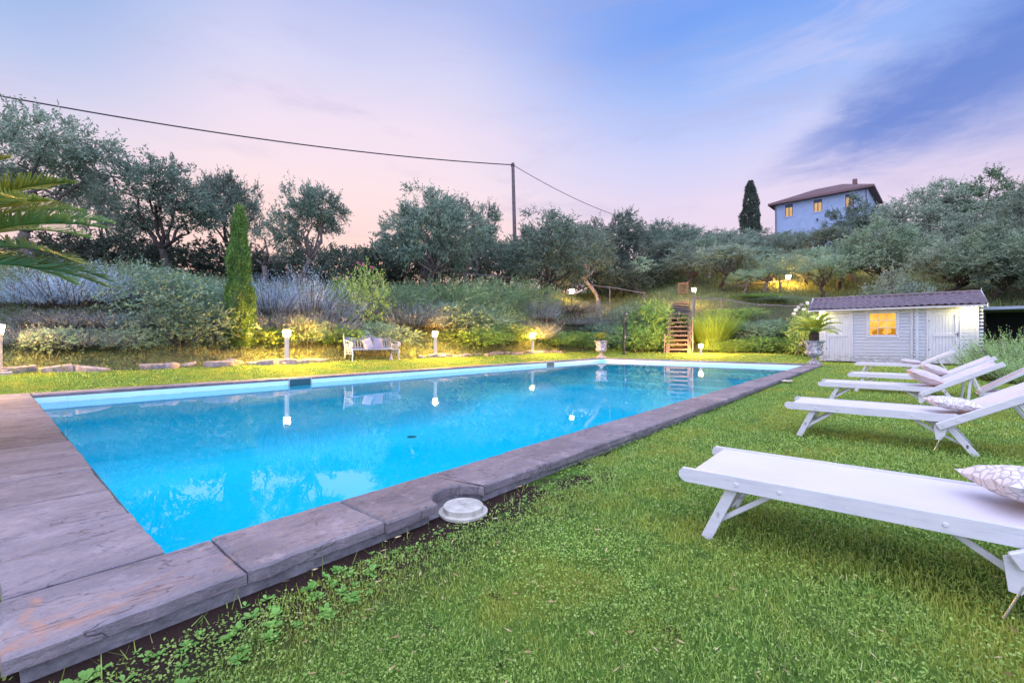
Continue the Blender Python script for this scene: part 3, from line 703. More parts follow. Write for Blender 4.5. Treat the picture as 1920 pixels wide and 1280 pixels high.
def cushion(name, label, sx, sy, th, m, loc, rot, group=None, trim=False, cat='cushion'):
    n = 20; vs = []; fs = []
    def f(u, v):
        k = max(0, (1 - abs(u) ** 2.6) * (1 - abs(v) ** 2.6)) ** .55
        return k
    for s_ in (1, -1):
        for i in range(n + 1):
            for j in range(n + 1):
                u, v = i / n * 2 - 1, j / n * 2 - 1
                pin = 1 - .07 * (1 - abs(v) ** 2) * abs(u) ** 4; pin2 = 1 - .07 * (1 - abs(u) ** 2) * abs(v) ** 4
                wr = .006 * math.sin(9 * u + 4 * v) * (1 - f(u, v)) + .004 * math.sin(13 * v - 5 * u)
                vs.append((u * sx / 2 * pin, v * sy / 2 * pin2, s_ * (th / 2 * f(u, v)) + wr))
    q = (n + 1) ** 2
    for k in (0, 1):
        for i in range(n):
            for j in range(n):
                a = k * q + i * (n + 1) + j; c = (a, a + n + 1, a + n + 2, a + 1); fs.append(c if k == 0 else c[::-1])
    b = MB(); b.add(vs, fs)
    o = obj(name, b, m, smooth=True, loc=loc); o.rotation_euler = rot; tag(o, label, cat, group)
    if trim:
        b = MB(); P = []
        for i in range(4 * n):
            sd, k = divmod(i, n); u = k / n * 2 - 1
            U, V = ((u, -1), (1, u), (-u, 1), (-1, -u))[sd]
            pin = 1 - .07 * (1 - abs(V) ** 2) * abs(U) ** 4; pin2 = 1 - .07 * (1 - abs(U) ** 2) * abs(V) ** 4
            P.append((U * sx / 2 * pin, V * sy / 2 * pin2, .004 * math.sin(13 * V - 5 * U) + .006 * math.sin(9 * U + 4 * V)))
        b.tube(P + P[:1], .007, 6, False); obj('piping', b, M['cushion_trim'], o)
    return o
d1 = 1.72
cushion('cushion', 'netted cream cushion lying on the lounger closest to the camera', .42, .42, .15, M['cushion_net'], (2.60 + .36, .93 - 1.43, .478), (.10, .10, .35), 'cushions on the loungers')
cushion('cushion', 'round flat netted cushion on the second lounger at its backrest', (.37), .38, .12, M['cushion_net'], (6.0 + .30, .95 - 1.42, gz(6, .9) + .465), (.12, 0, .2), 'cushions on the loungers')
cushion('cushion', 'plump pale pillow with pink piping leaning on the middle lounger', .50, .44, .19, M['cushion_plain'], (9.15 + .36, .96 - 1.36, gz(9, .9) + .51), (.42, 0, .1), 'cushions on the loungers', trim=True)
cushion('cushion', 'pale pillow resting against the backrest of the fourth lounger', .46, .42, .17, M['cushion_plain'], (11.8 + .34, .72 - 1.36, gz(12, .7) + .50), (.40, 0, .1), 'cushions on the loungers')
cushion('cushion', 'small flat pale cushion on the farthest lounger before the shed', .42, .46, .12, M['cushion_plain'], (16.9 + .34, .86 - 1.28, gz(17, .8) + .45), (.12, 0, .1), 'cushions on the loungers')

# folded deck chair lying beyond the middle lounger
X, Y = xy(1838, 8.6); zt_ = gz(X, Y)
t = thing('folded_deckchair', 'half folded white deckchair with pink fabric lying open behind the middle lounger', 'deckchair', (X, Y, zt_), math.radians(-90))
def fr(nm, a0, L, w_, z0):
    D = Vector((math.cos(a0), 0, math.sin(a0))); b = MB(); A = Vector((0, 0, z0))
    for yy in (0, w_): b.bar(A + Vector((0, yy, 0)), A + D * L + Vector((0, yy, 0)), .03, .05)
    for q in (.02, L - .02): b.bar(A + D * q + Vector((0, .016, 0)), A + D * q + Vector((0, w_ - .016, 0)), .03, .03)
    o = obj(nm, b, M['white_wood'], t)
    b = MB(); U = Vector((-math.sin(a0), 0, math.cos(a0))) * .006
    p = [A + D * .05 + Vector((0, .02, 0)), A + D * (L - .05) + Vector((0, .02, 0)), A + D * (L - .05) + Vector((0, w_ - .02, 0)), A + D * .05 + Vector((0, w_ - .02, 0))]
    b.add([q + U for q in p] + [q - U for q in p], [(0, 1, 2, 3), (7, 6, 5, 4), (0, 4, 5, 1), (1, 5, 6, 2), (2, 6, 7, 3), (3, 7, 4, 0)])
    obj('fabric', b, M['sling_pink'], o)
fr('seat_frame', math.radians(10), 1.05, .5, .04); fr('back_frame', math.radians(36), .95, .5, .07)
b = MB().bar((.0, -.04, .02), (.0, .54, .02), .03, .03); obj('crossbar', b, M['white_wood'], t)

# ------------------------------------------------------------------ bench
BX0 = xy(661, onY(661, 14.1)); BX1 = xy(750, onY(750, 14.1)); BL = BX1[0] - BX0[0]
t = thing('cast_iron_bench', 'white ornate cast iron garden bench with lacework back on the far lawn edge', 'bench', (BX0[0], 14.1, gz(9, 14.1) - .01), math.radians(2))
im = M['iron_white']
b = MB().box(.02, BL - .02, .02, .46, .405, .43, bev=.008)
for x in np.arange(.1, BL, .12): b.box(x - .012, x + .012, .0, .02, .38, .43, bev=.003)
obj('seat', b, im, t)
b = MB()   # back
yb = lambda z: .46 + (z - .43) * .22
def bp(x, z): return (x, yb(z), z)
topz = lambda u: .80 + .09 * math.exp(-((u - .5) / .16) ** 2) + .03 * math.cos(u * 4 * math.pi) * 0 + .05 * abs(2 * u - 1) ** 6
us = np.linspace(0, 1, 41)
b.tube([bp(.03 + (BL - .06) * u, topz(u)) for u in us], .017, 8)
b.tube([bp(.03 + (BL - .06) * u, topz(u) - .075) for u in us], .011, 6)
b.tube([bp(.03 + (BL - .06) * u, .50) for u in us], .012, 6); b.tube([bp(.03 + (BL - .06) * u, .44) for u in us], .014, 6)
nb = 17
for i in range(nb):
    x = .07 + (BL - .14) * i / (nb - 1); u = (x - .03) / (BL - .06); zt2 = topz(u) - .075
    b.tube([bp(x, .50 + (zt2 - .5) * k / 6) for k in range(7)], [.010, .013, .022, .012, .022, .013, .010], 6)
    if i < nb - 1:
        xm = x + (BL - .14) / (nb - 1) / 2; r = (BL - .14) / (nb - 1) / 2
        b.tube([bp(xm + r * math.cos(a), zt2 - .02 + r * .7 * math.sin(a)) for a in np.linspace(0, math.pi, 7)], .008, 5)
        b.tube([bp(xm + r * math.cos(a), .47 + .03 * math.sin(a)) for a in np.linspace(0, 2 * math.pi, 9)], .006, 5, False)
        b.tube([bp(xm + r * .8 * math.cos(a), topz(u) - .037 + .03 * math.sin(a)) for a in np.linspace(0, 2 * math.pi, 9)], .006, 5, False)
obj('backrest', b, im, t)
b = MB(); cx = BL / 2      # crest
for s_ in (-1, 1):
    b.tube([bp(cx + s_ * (.24 - .20 * k / 10), .86 + .13 * (k / 10) ** .7 + .015 * math.sin(k)) for k in range(11)], .014, 6)
    b.tube([bp(cx + s_ * (.05 + .05 * math.cos(a)), .93 + .04 * math.sin(a)) for a in np.linspace(0, 2 * math.pi, 13)], .010, 6, False)
b.tube([bp(cx + .045 * math.cos(a), 1.035 + .065 * math.sin(a)) for a in np.linspace(0, 2 * math.pi, 17)], .014, 6, False)
b.lathe([(.004, .97), (.02, .99), (.02, 1.03), (.004, 1.05)], 8, c=(cx, yb(1.0))); obj('crest', b, im, t)
for s_, x in ((-1, 0.0), (1, BL)):
    b = MB(); b.tube([(x, yb(z) - .01, z) for z in np.linspace(.42, .99, 8)], [.026, .026, .024, .024, .022, .022, .02, .008], 8); obj('end_post', b, im, t)
    b = MB()
    b.tube([(x + s_ * .02 * k / 9, .47 - .50 * k / 9, .76 - .10 * math.sin(k / 9 * 1.5)) for k in range(10)], .02, 8)
    for rr in (.07, .04): b.tube([(x + s_ * .02, -.0 + rr * math.cos(a), .60 + rr * math.sin(a)) for a in np.linspace(0, 2 * math.pi, 15)], .014, 6, False)
    for k in range(5):
        yy = .08 + .08 * k; b.tube([(x + s_ * .01, yy + .035 * math.cos(a), .54 + .08 * math.sin(a)) for a in np.linspace(0, 2 * math.pi, 11)], .009, 5, False)
    obj('armrest', b, im, t)
    b = MB(); b.tube([(x, .02, .41), (x, -.01, .28), (x, .01, .12), (x, -.03, .0)], [.028, .022, .018, .022], 8); obj('leg', b, im, t)
    b = MB(); b.tube([(x, .44, .43), (x, .46, .28), (x, .47, .12), (x, .52, .0)], [.028, .022, .018, .022], 8)
    obj('leg', b, im, t)
    b = MB()
    for k in range(4):
        yy = .08 + .10 * k; b.tube([(x, yy + .045 * math.cos(a), .32 + .07 * math.sin(a)) for a in np.linspace(0, 2 * math.pi, 11)], .010, 5, False)
    obj('side_panel', b, im, t)
bz = gz(9, 14.1) - .01
cushion('bench_cushion', 'striped white square cushion tilted against the bench back', .40, .40, .14, M['cushion_plain'], (BX0[0] + BL * .40, 14.40, bz + .61), (math.radians(72), math.radians(-14), .1), 'cushions on the iron bench')
cushion('bench_cushion', 'mauve floral square cushion standing upright on the iron bench', .42, .42, .14, M['cushion_floral'], (BX0[0] + BL * .62, 14.42, bz + .62), (math.radians(74), 0, -.05), 'cushions on the iron bench')
b = MB(); b.lathe([(.05, 0), (.07, .03), (.055, .08), (.03, .11), (.045, .14), (.03, .19), (.005, .2)], 12)
tag(obj('garden_ornament', b, M['iron_white'], smooth=40, loc=(xy(733, onY(733, 14.25))[0], 14.25, bz)), 'small pale stone ornament on the ground beneath the bench', 'ornament')

# ------------------------------------------------------------------ lamps
def bollard(X, Y, z, h, label, plinth=True, glow='lamp_glow', s=1.15, r=.066, rp=None):
    t = thing('bollard_lamp', label, 'garden lamp', (X, Y, z), 0, 'lit garden lamps')
    if plinth:
        b = MB().box(-.21, .21, -.19, .19, -.25, .035, bev=.02); b.box(-.14, .14, -.13, .13, .035, .075, bev=.01); obj('plinth', b, M['concrete'], t)
    hl = .17 * s
    q_ = rp or r; b = MB(); b.lathe([(q_ * 1.1, .02), (q_ * 1.1, .05), (q_, .055), (q_, h - hl - .02), (r * 1.05, h - hl)], 16); obj('post', b, M['rustic_wood' if rp else 'post_grey'], t, smooth=40)
    b = MB(); b.lathe([(r * 1.05, h - hl), (r * 1.3, h - hl * .6), (r * 1.45, h - .015)], 16); obj('lamp_glass', b, M[glow], t, smooth=40)
    if plinth:  # added curved plate behind the glass, keeps lamp light off the bank
        n = 9; aa = np.linspace(math.radians(42), math.radians(138), n); b = MB(); vs = []
        for q, z_ in ((1.52, h - hl - .01), (1.52, h - .014), (1.60, h - .014), (1.60, h - hl - .01)): vs += [(r * q * math.cos(a), r * q * math.sin(a), z_) for a in aa]
        b.add(vs, [(k * n + i, k * n + i + 1, ((k + 1) % 4) * n + i + 1, ((k + 1) % 4) * n + i) for k in range(4) for i in range(n - 1)]); obj('added_light_shield', b, M['post_grey'], t)
    b = MB(); b.lathe([(r * 1.75, h - .015), (r * 1.7, h), (r * .6, h + .025)], 16); obj('cap', b, M['post_grey'], t, smooth=40)
    return t
for px, Y, h, lab in ((-4, 14.42, 1.03, 'lit post lamp at the frame edge under the palm fronds'),
                      (538, 14.42, 1.03, 'lit post lamp between the slim cypress and the iron bench'),
                      (816, 14.42, 1.03, 'lit post lamp on a concrete block just past the iron bench'),
                      (998, 14.42, 1.03, 'lit post lamp among shrubs nearest the far pool corner')):
    X, Y = xy(px, onY(px, Y)); bollard(X, Y, gz(X, Y) + .03, h, lab, glow='lamp_glow' if px > 0 else 'lamp_glow_far')
X, Y = xy(1314, onX(1314, 26.2)); bollard(X, Y, gz(X, Y), .62, 'short lit lamp on the lawn at the foot of the wooden steps', False, 'lamp_glow', 1.2, .07)
X, Y = xy(1301, 31.5); bollard(X, Y, gz(X, Y) - .1, max(.5, zof(540, 31.5) - gz(X, Y) + .1), 'lit lamp on a post at the top of the wooden steps', False, 'lamp_glow_far', 1.5, .08, .03)
X, Y = xy(1072, 34.5); bollard(X, Y, gz(X, Y) - .1, max(.5, zof(543, 34.5) - gz(X, Y) + .1), 'lit lamp behind the rail on the upper terrace', False, 'lamp_glow_far', 1.7, .11, .04)
X, Y = xy(1478, 38); bollard(X, Y, gz(X, Y) - .1, max(.5, zof(516, 38) - gz(X, Y) + .1), 'lit lamp standing among the olives by the sloping track', False, 'lamp_glow_far', 1.8, .12, .04)
X, Y = xy(1632, 42); bollard(X, Y, gz(X, Y) - .1, max(.5, zof(485, 42) - gz(X, Y) + .1), 'tiny lamp half hidden in the olives above the shed', False, 'lamp_glow_far', .8, .05)
# outdoor shower post
X, Y = xy(1170, onX(1170, 25.2)); z = gz(X, Y)
t = thing('shower_post', 'black outdoor shower post with bent head behind the far urn', 'shower', (X, Y, z), YAW)
hh = zof(585, depth(X, Y)) - z
b = MB(); b.tube([(0, 0, 0), (0, 0, .05), (.0, 0, .1), (.02, 0, hh * .5), (.06, 0, hh - .15), (.14, -.1, hh), (.26, -.2, hh - .02)], [.11, .11, .06, .055, .05, .045, .04], 10); obj('pole', b, M['dark_metal'], t, smooth=True)
b = MB(); b.lathe([(.03, hh - .05), (.09, hh - .11), (.09, hh - .13), (.03, hh - .13)], 14, c=(.3, -.22)); obj('shower_head', b, M['steel'], t)
b = MB().box(-.02, .1, -.1, -.04, .95, 1.15, bev=.01); obj('tap', b, M['steel'], t)

# ------------------------------------------------------------------ urns with cycads
def fronds(R, n, L, up, leafL, leafW, rach=.010):
    """cycad crown: returns leaf quads, tints and rachis MB"""
    Q = []; T = []; mb = MB()
    for i in range(n):
        a = 2 * math.pi * (i * .618 % 1) + R.uniform(-.1, .1); lift = up[0] + (up[1] - up[0]) * (i / n) + R.uniform(-.08, .08)
        l = L * R.uniform(.85, 1.1); pts = []
        for k in range(13):
            s_ = k / 12; th = lift - 1.0 * s_ * s_ * .9
            pts.append(s_)
        p = np.zeros(3); P = [p.copy()]; Dv = []
        for k in range(24):
            th = lift - .95 * (k / 24) ** 1.3
            dv = np.array([math.cos(a) * math.cos(th), math.sin(a) * math.cos(th), math.sin(th)]); Dv.append(dv); p = p + dv * l / 24; P.append(p.copy())
        P = np.array(P); Dv = np.array(Dv + [Dv[-1]]); mb.tube([tuple(q) for q in P[::3]], [rach * (1 - .8 * k / 8) for k in range(9)], 5)
        side = np.array([-math.sin(a), math.cos(a), 0])
        m = int((70 if L < 1.5 else 105) * min(1, .5 + l / 3)); t = np.linspace(.10, 1, m)
        idx = t * 24; i0 = np.minimum(idx.astype(int), 23); fr_ = (idx - i0)[:, None]
        B = P[i0] * (1 - fr_) + P[np.minimum(i0 + 1, 24)] * fr_; D_ = Dv[i0]
        upv = np.cross(side[None], D_)
        env = np.clip(np.minimum(t * 5, (1.06 - t) * 3.2), .12, 1)
        for sg in (-1, 1):
            dd = D_ * .55 + side[None] * sg * .8 + upv * -.30 + R.normal(0, .05, D_.shape); dd = unit(dd)
            ww = unit(np.cross(dd, upv)); LL = (leafL * env * R.uniform(.9, 1.1, m))[:, None]; w2 = leafW / 2
            tip = B + dd * LL - np.array([0, 0, 1]) * LL * .12
            Q.append(np.stack([B - ww * w2, B + ww * w2, tip + ww * w2 * .25, tip - ww * w2 * .25], 1)); T.append(R.random(m) * .5 + R.random() * .5)
    return np.concatenate(Q), np.concatenate(T), mb
def cycad(label, loc, scale, n, L, up, ll, lw, seed, trunk=(.12, .2), cat='cycad'):
    R = np.random.default_rng(seed); t = thing('cycad', label, cat, loc)
    r, h = trunk
    b = MB(); b.lathe([(r * .8, -.05), (r, h * .3), (r * 1.05, h * .7), (r * .7, h)], 18, lambda i, a, z: 1 + .12 * math.cos(a * 9 + i)); obj('trunk', b, M['bark_dark'], t)
    Q, T, mb = fronds(R, n, L, up, ll, lw); Q[..., 2] += h; 
    o = ob('fronds', quads('fronds', Q, T, M['palm']), t)
    obj('rachis', mb, M['leaf_green'], o, loc=(0, 0, h)); return t
def urn(X, Y, z, s, label):
    t = thing('stone_urn', label, 'urn', (X, Y, z), 0, 'ornate stone urns on the pool corners'); t.scale = (s, s, s)
    b = MB(); b.box(-.17, .17, -.17, .17, 0, .05, bev=.01)
    b.lathe([(.155, .05), (.15, .08), (.09, .11), (.06, .15), (.055, .19), (.08, .21), (.085, .225), (.06, .24)], 28); obj('foot', b, M['urn_stone'], t, smooth=35)
    b = MB(); fl = lambda i, a, zz: 1 + (.055 * abs(math.sin(a * 8)) if 1 <= i <= 5 else 0)
    b.lathe([(.06, .24), (.12, .25), (.19, .29), (.225, .35), (.225, .40), (.205, .425), (.20, .44), (.205, .50), (.215, .60), (.235, .67), (.285, .70), (.30, .715), (.30, .735), (.27, .74), (.24, .735), (.22, .69)], 48, fl)
    for i in range(10):      # relief scrolls
        a0 = 2 * math.pi * i / 10
        pts = []
        for k in range(14):
            q = k / 13; a = a0 + .22 * math.sin(q * 5.5); zz_ = .45 + .20 * q; rr = .207 + .025 * q
            pts.append((rr * math.cos(a), rr * math.sin(a), zz_))
        b.tube(pts, .011, 5)
    obj('bowl', b, M['urn_stone'], t, smooth=35)
    b = MB(); b.lathe([(.0, .68), (.215, .685), (.22, .67)], 20); obj('soil', b, M['soil'], t)
    return t
u1 = xy(1139, 24.6); u1 = (PX1 + .26, PY1 + .26)
sc1 = (676 - 640) and 1.18
urn(*u1, CT, 1.25, 'ornate white stone urn on the far pool corner in front of the shower post')
cycad('small cycad sprouting from the urn on the far pool corner', (*u1, CT + .72 * 1.25), 1, 14, .45, (1.3, .5), .16, .02, 5, (.08, .12))
u2 = (PX1 + .24, PY0 - .22)
urn(*u2, CT, 1.28, 'ornate white stone urn on the pool corner beside the shed')
cycad('large cycad with arching fronds in the urn beside the shed', (*u2, CT + .72 * 1.28), 1, 26, 1.0, (1.25, .15), .24, .028, 6, (.17, .38))
cycad('big palm-like cycad reaching its fronds over the pool from the frame edge', (-.62, 6.9, gz(-1, 7)), 1, 46, 1.76, (1.35, .25), .31, .030, 12, (.2, 1.62))

# ------------------------------------------------------------------ edging stones
R = np.random.default_rng(8); sm_ = []
for k in range(5):
    b = MB(); n = 14; a = np.linspace(0, 2 * math.pi, n, endpoint=False); rr = 1 + R.normal(0, .13, n)
    poly = [(float(.32 * rr[i] * math.cos(a[i])), float(.2 * rr[i] * math.sin(a[i]))) for i in range(n)]
    b.slab(poly, -.16, .045, .035); sm_.append(b.mesh('edging_stone', M['rock']))
x = -.4; i = 0
while x < 21.5:
    if not (BX0[0] - .2 < x < BX1[0] + .2) and R.random() > .10:
        Yv = EY + .12 + R.normal(0, .09)
        o = ob('edging_stone', sm_[i % 5], loc=(x, Yv, gz(x, EY + .22) + R.uniform(-.09, .0))); o.scale = (R.uniform(.6, 1.25), R.uniform(.7, 1.2), R.uniform(.7, 1.2)); o.rotation_euler = (R.normal(0, .12), R.normal(0, .12), R.normal(0, .45) + (math.pi if R.random() > .5 else 0))
        tag(o, 'flat rough grey stone in the low ledge edging the far lawn', 'edging stone', 'flat stones edging the far lawn')
    x += R.uniform(.30, .58); i += 1

# ------------------------------------------------------------------ wooden steps, rails, gate
SD = 26.9; P0 = Vector(xy(1297, SD)); P1 = Vector(xy(1250, SD)); zb = gz(*P0) - .02; Wd = (P1 - P0).length
SA = math.atan2(P0.y, P0.x) + math.radians(-.3)        # the flight climbs straight away from the pool corner
t = thing('wooden_steps', 'weathered pallet wood steps climbing the bank beside the bollard', 'steps', (P0.x, P0.y, zb), SA)
NS = 9; RS, TR = (zof(587, SD + 2.2) - zb) / 9, .25
for i in range(NS):
    b = MB().box(i * TR - .03, i * TR + .25, 0, Wd, (i + 1) * RS - .035, (i + 1) * RS, bev=.005); obj('step', b, M['pallet_wood'], t)
    b = MB().box(i * TR - .035, i * TR - .012, .002, Wd - .002, (i + 1) * RS - .10, (i + 1) * RS - .038, bev=.004); obj('riser', b, M['pallet_wood'], t)
    for yy in (.03, Wd - .25):
        b = MB().box(i * TR, i * TR + .16, yy, yy + .22, i * RS + .001, (i + 1) * RS - .102, bev=.006); obj('block', b, M['path_wood'], t)
    if i % 2 == 0:
        b = MB(); r_ = random.Random(i)
        for k in range(5): cx = .32 + r_.random() * (Wd - .7); b.lathe([(.02, i * RS), (.05, i * RS + .03), (.03, i * RS + .06), (.004, i * RS + .07)], 7, c=(i * TR + .12 + r_.random() * .08, cx))
        obj('rubble', b, M['rubble'], t)
obj('back_board', MB().bar((.32, Wd / 2, -.2), (NS * TR + .1, Wd / 2, NS * RS - .3), Wd - .1, .03), M['soil'], t)
for yy in (-.05, Wd + .05):
    b = MB().tube([(-.05, yy, -.1), (-.05, yy, 2.0 if yy < 0 else 1.2)], .035, 8); obj('side_post', b, M['rustic_wood'], t)
b = MB().tube([(-.05, -.05, 1.0), (NS * TR, -.05, NS * RS + .95)], .03, 8); obj('side_rail', b, M['rustic_wood'], t)
b = MB(); tz = NS * RS
for k in range(8):
    xx = NS * TR + .02 + k * .62; b.box(xx, xx + .60, .05 + k * .02, Wd - .05 - k * .03, tz + .005 + k * .16 - .05, tz + .005 + k * .16, bev=.01)
pp = obj('plank_path', b, M['path_wood'], loc=(P0.x, P0.y, zb)); pp.rotation_euler = (0, 0, SA); struct(pp)
X, Y = xy(1281, 35.5); g0 = gz(X, Y); t = thing('wooden_gate', 'small brown wooden gate at the top of the plank path', 'gate', (X, Y, g0), math.radians(90))
zh = zof(529, 35.5) - g0
b = MB(); b.box(-.4, -.32, -.04, .04, -.2, zh, bev=.01); b.box(.32, .4, -.04, .04, -.2, zh, bev=.01); obj('post', b, M['gate_wood'], t)
b = MB(); b.box(-.32, .32, -.02, .02, zh - .16, zh - .03, bev=.005); b.box(-.32, .32, -.02, .02, .15, .28, bev=.005)
for k in range(6): b.box(-.30 + k * .11, -.26 + k * .11, -.012, .012, .28, zh - .16)
obj('panel', b, M['gate_wood'], t)

def rail_fence(label, pts, nposts, hpost, r=.034):
    """pts: list of (px, py, depth) of the rail"""
    P = [Vector((*xy(px, d), zof(py, d))) for px, py, d in pts]
    base = P[0]; g0 = Vector((base.x, base.y, gz(base.x, base.y)))
    t = thing('rail_fence', label, 'fence', g0)
    Q = []; rr = random.Random(len(label))
    for a, c in zip(P, P[1:]):
        for k in range(6): Q.append(a.lerp(c, k / 6) + Vector((0, 0, rr.uniform(-.03, .03))) - g0)
    Q.append(P[-1] - g0); obj('rail', MB().tube(Q, r, 7), M['rustic_wood'], t)
    for k in range(nposts):
        q = Q[int(k * (len(Q) - 1) / max(1, nposts - 1))]; X, Y = q.x + g0.x, q.y + g0.y
        b = MB().tube([(q.x, q.y, gz(X, Y) - g0.z - .2), (q.x + .02, q.y, q.z + .08)], [.04, .035], 7); obj('post', b, M['rustic_wood'], t)
rail_fence('rustic pole rail running along the bank above the iron bench shrubs', [(850, 511, 27), (960, 521, 29), (1040, 530, 32), (1130, 537, 34), (1208, 549, 35)], 6, 1)
rail_fence('rustic pole rail sloping from the steps toward the shed roof', [(1302, 558, 31), (1352, 562, 30.5), (1420, 571, 30), (1495, 574, 29.5)], 4, 1)
for px, py, d, lab in ((895, 472, 31, 'grey fence post standing alone under the dark olives'), (1398, 526, 37, 'grey fence post in the grass below the orchard, beside a leaning trunk'), (1463, 534, 36, 'grey fence post under the lit lamp among the olives')):
    X, Y = xy(px, d); g0 = gz(X, Y); hh = max(.9, zof(py, d) - g0)
    tag(obj('fence_post', MB().tube([(0, 0, -.2), (.01, 0, hh * .5), (-.01, .02, hh)], [.08, .075, .07], 8), M['bark_pale'], loc=(X, Y, g0)), lab, 'fence post')
for px, py, d in ((1322, 500, 36), (1352, 500, 36.5)):
    pass
# lit track edge
a_ = xy(1408, 38.6); c_ = xy(1520, 40); 
b = MB().bar((a_[0], a_[1], gz(*a_) + .10), (c_[0], c_[1], gz(*c_) + .25), .25, .08); struct(obj('track_edge', b, M['path_wood']))

# ------------------------------------------------------------------ shed
SX = 25.6; SZ = .10
yl = xy(1536, onX(1536, SX))[1]; yr = xy(1836, onX(1836, SX))[1]
ZE = zof(581, onX(1540, SX)); DPT = 2.6
t = thing('garden_shed', 'low white painted wooden garden shed with tiled roof and glowing window', 'shed', (SX, yr, SZ)); SW = yl - yr; Hh = ZE - SZ
sy = lambda px: xy(px, onX(px, SX))[1] - yr
sz = lambda py, px: zof(py, onX(px, SX)) - SZ
b = MB(); nbd = 17; bh = Hh / nbd
holes = [(sy(1680) - .02, sy(1630) + .02, sz(628, 1655) - .02, sz(587, 1655) + .02), (sy(1799), sy(1741), 0, sz(583, 1770)), (sy(1596), sy(1549), 0, sz(588, 1572))]
for k in range(nbd):
    za, zb_ = k * bh, (k + 1) * bh - .012; zc = (za + zb_) / 2
    cuts = sorted([(h[0], h[1]) for h in holes if h[2] < zc < h[3]]); a = 0
    for h0, h1 in cuts + [(SW, SW)]:
        if h0 - a > .02: b.box(0, .045, a, h0, za, zb_, bev=.006)
        a = h1
b.box(.046, .08, 0, SW, 0, Hh)
b.box(.08, DPT, 0, .045, 0, Hh); b.box(.08, DPT, SW - .045, SW, 0, Hh); b.box(DPT - .04, DPT, .045, SW - .045, 0, Hh)
for k in range(nbd): b.box(.0, .045, -.12, -.002, k * bh + .02, (k + 1) * bh - .03, bev=.008)      # crossed log ends
jy = sy(1714)
for k in range(nbd): b.box(-.10, -.003, jy - .025, jy + .02, k * bh + .02, (k + 1) * bh - .03, bev=.008)
for k in range(nbd): b.box(.5, DPT, -.03, -.002, k * bh + .01, (k + 1) * bh - .01)
obj('wall', b, M['shed_board'], t)
b = MB()
for yy in (jy - .13, jy + .08, .0, SW - .12, sy(1799) - .12 + .0): pass
for ya, yb2 in ((jy - .14, jy - .03), (jy + .025, jy + .12), (.01, .09)): obj('corner_board', MB().box(-.03, -.002, ya, yb2, 0, Hh - .01, bev=.005), M['shed_door'], t)
def door(pxr, pxl, pyt, handle):
    ya, yb2, zt2 = sy(pxr), sy(pxl), sz(pyt, (pxr + pxl) / 2)
    b = MB()
    for a in ((ya - .07, ya, 0, zt2 + .07), (yb2, yb2 + .07, 0, zt2 + .07), (ya, yb2, zt2, zt2 + .07)): b.box(-.03, .044, a[0], a[1], a[2], a[3], bev=.005)
    d = obj('door', b, M['shed_door'], t); Wd = yb2 - ya
    b = MB(); s_ = .12; zm = zt2 * .52
    b.box(-.012, .03, ya + .004, ya + s_, .02, zt2 - .004, bev=.004); b.box(-.012, .03, yb2 - s_, yb2 - .004, .02, zt2 - .004, bev=.004)
    for za in (.02, zm, zt2 - .16): b.box(-.0125, .03, ya + s_ + .001, yb2 - s_ - .001, za, za + .14, bev=.004)
    n = 7; pw = (Wd - 2 * s_) / n
    for k in range(n): b.box(.008, .03, ya + s_ + k * pw, ya + s_ + (k + 1) * pw - .006, .14, zt2 - .14, bev=.003)
    obj('leaf', b, M['shed_door'], d)
    if handle:
        b = MB().box(-.022, -.013, ya + .03, ya + .065, zm - .02, zm + .16, bev=.003); b.tube([(-.03, ya + .05, zm + .1), (-.06, ya + .05, zm + .1), (-.06, ya + .17, zm + .1)], .009, 6); obj('handle', b, M['dark_metal'], d)
    b = MB()
    for q in (.25, .8): b.box(-.022, -.013, yb2 - .03, yb2 - .005, zt2 * q, zt2 * q + .08)
    obj('hinge', b, M['dark_metal'], d)
door(1799, 1741, 583, True); door(1596, 1549, 588, False)
h = holes[0]; wy0, wy1, wz0, wz1 = h
b = MB()
for a in ((wy0 - .09, wy0, wz0 - .12, wz1 + .09), (wy1, wy1 + .09, wz0 - .12, wz1 + .09), (wy0, wy1, wz1, wz1 + .09), (wy0, wy1, wz0 - .09, wz0)): b.box(-.03, .044, a[0], a[1], a[2], a[3], bev=.005)
wn = obj('window', b, M['shed_door'], t)
b = MB()
for k in (1, 2):
    yy = wy0 + (wy1 - wy0) * k / 3; b.box(.0, .03, yy - .012, yy + .012, wz0, wz1)
    zz_ = wz0 + (wz1 - wz0) * k / 3; b.box(.002, .028, wy0, wy1, zz_ - .012, zz_ + .012)
for a in ((wy0, wy0 + .03, wz0, wz1), (wy1 - .03, wy1, wz0, wz1), (wy0, wy1, wz0, wz0 + .03), (wy0, wy1, wz1 - .03, wz1)): b.box(-.002, .032, *a)
obj('muntin', b, M['window_white'], wn)
b = MB(); hy, hz_ = (wy1 - wy0) / 2, (wz1 - wz0) / 2; b.box(0, .004, -hy, hy, -hz_, hz_); obj('pane', b, M['shed_window'], wn, loc=(.034, (wy0 + wy1) / 2, (wz0 + wz1) / 2))
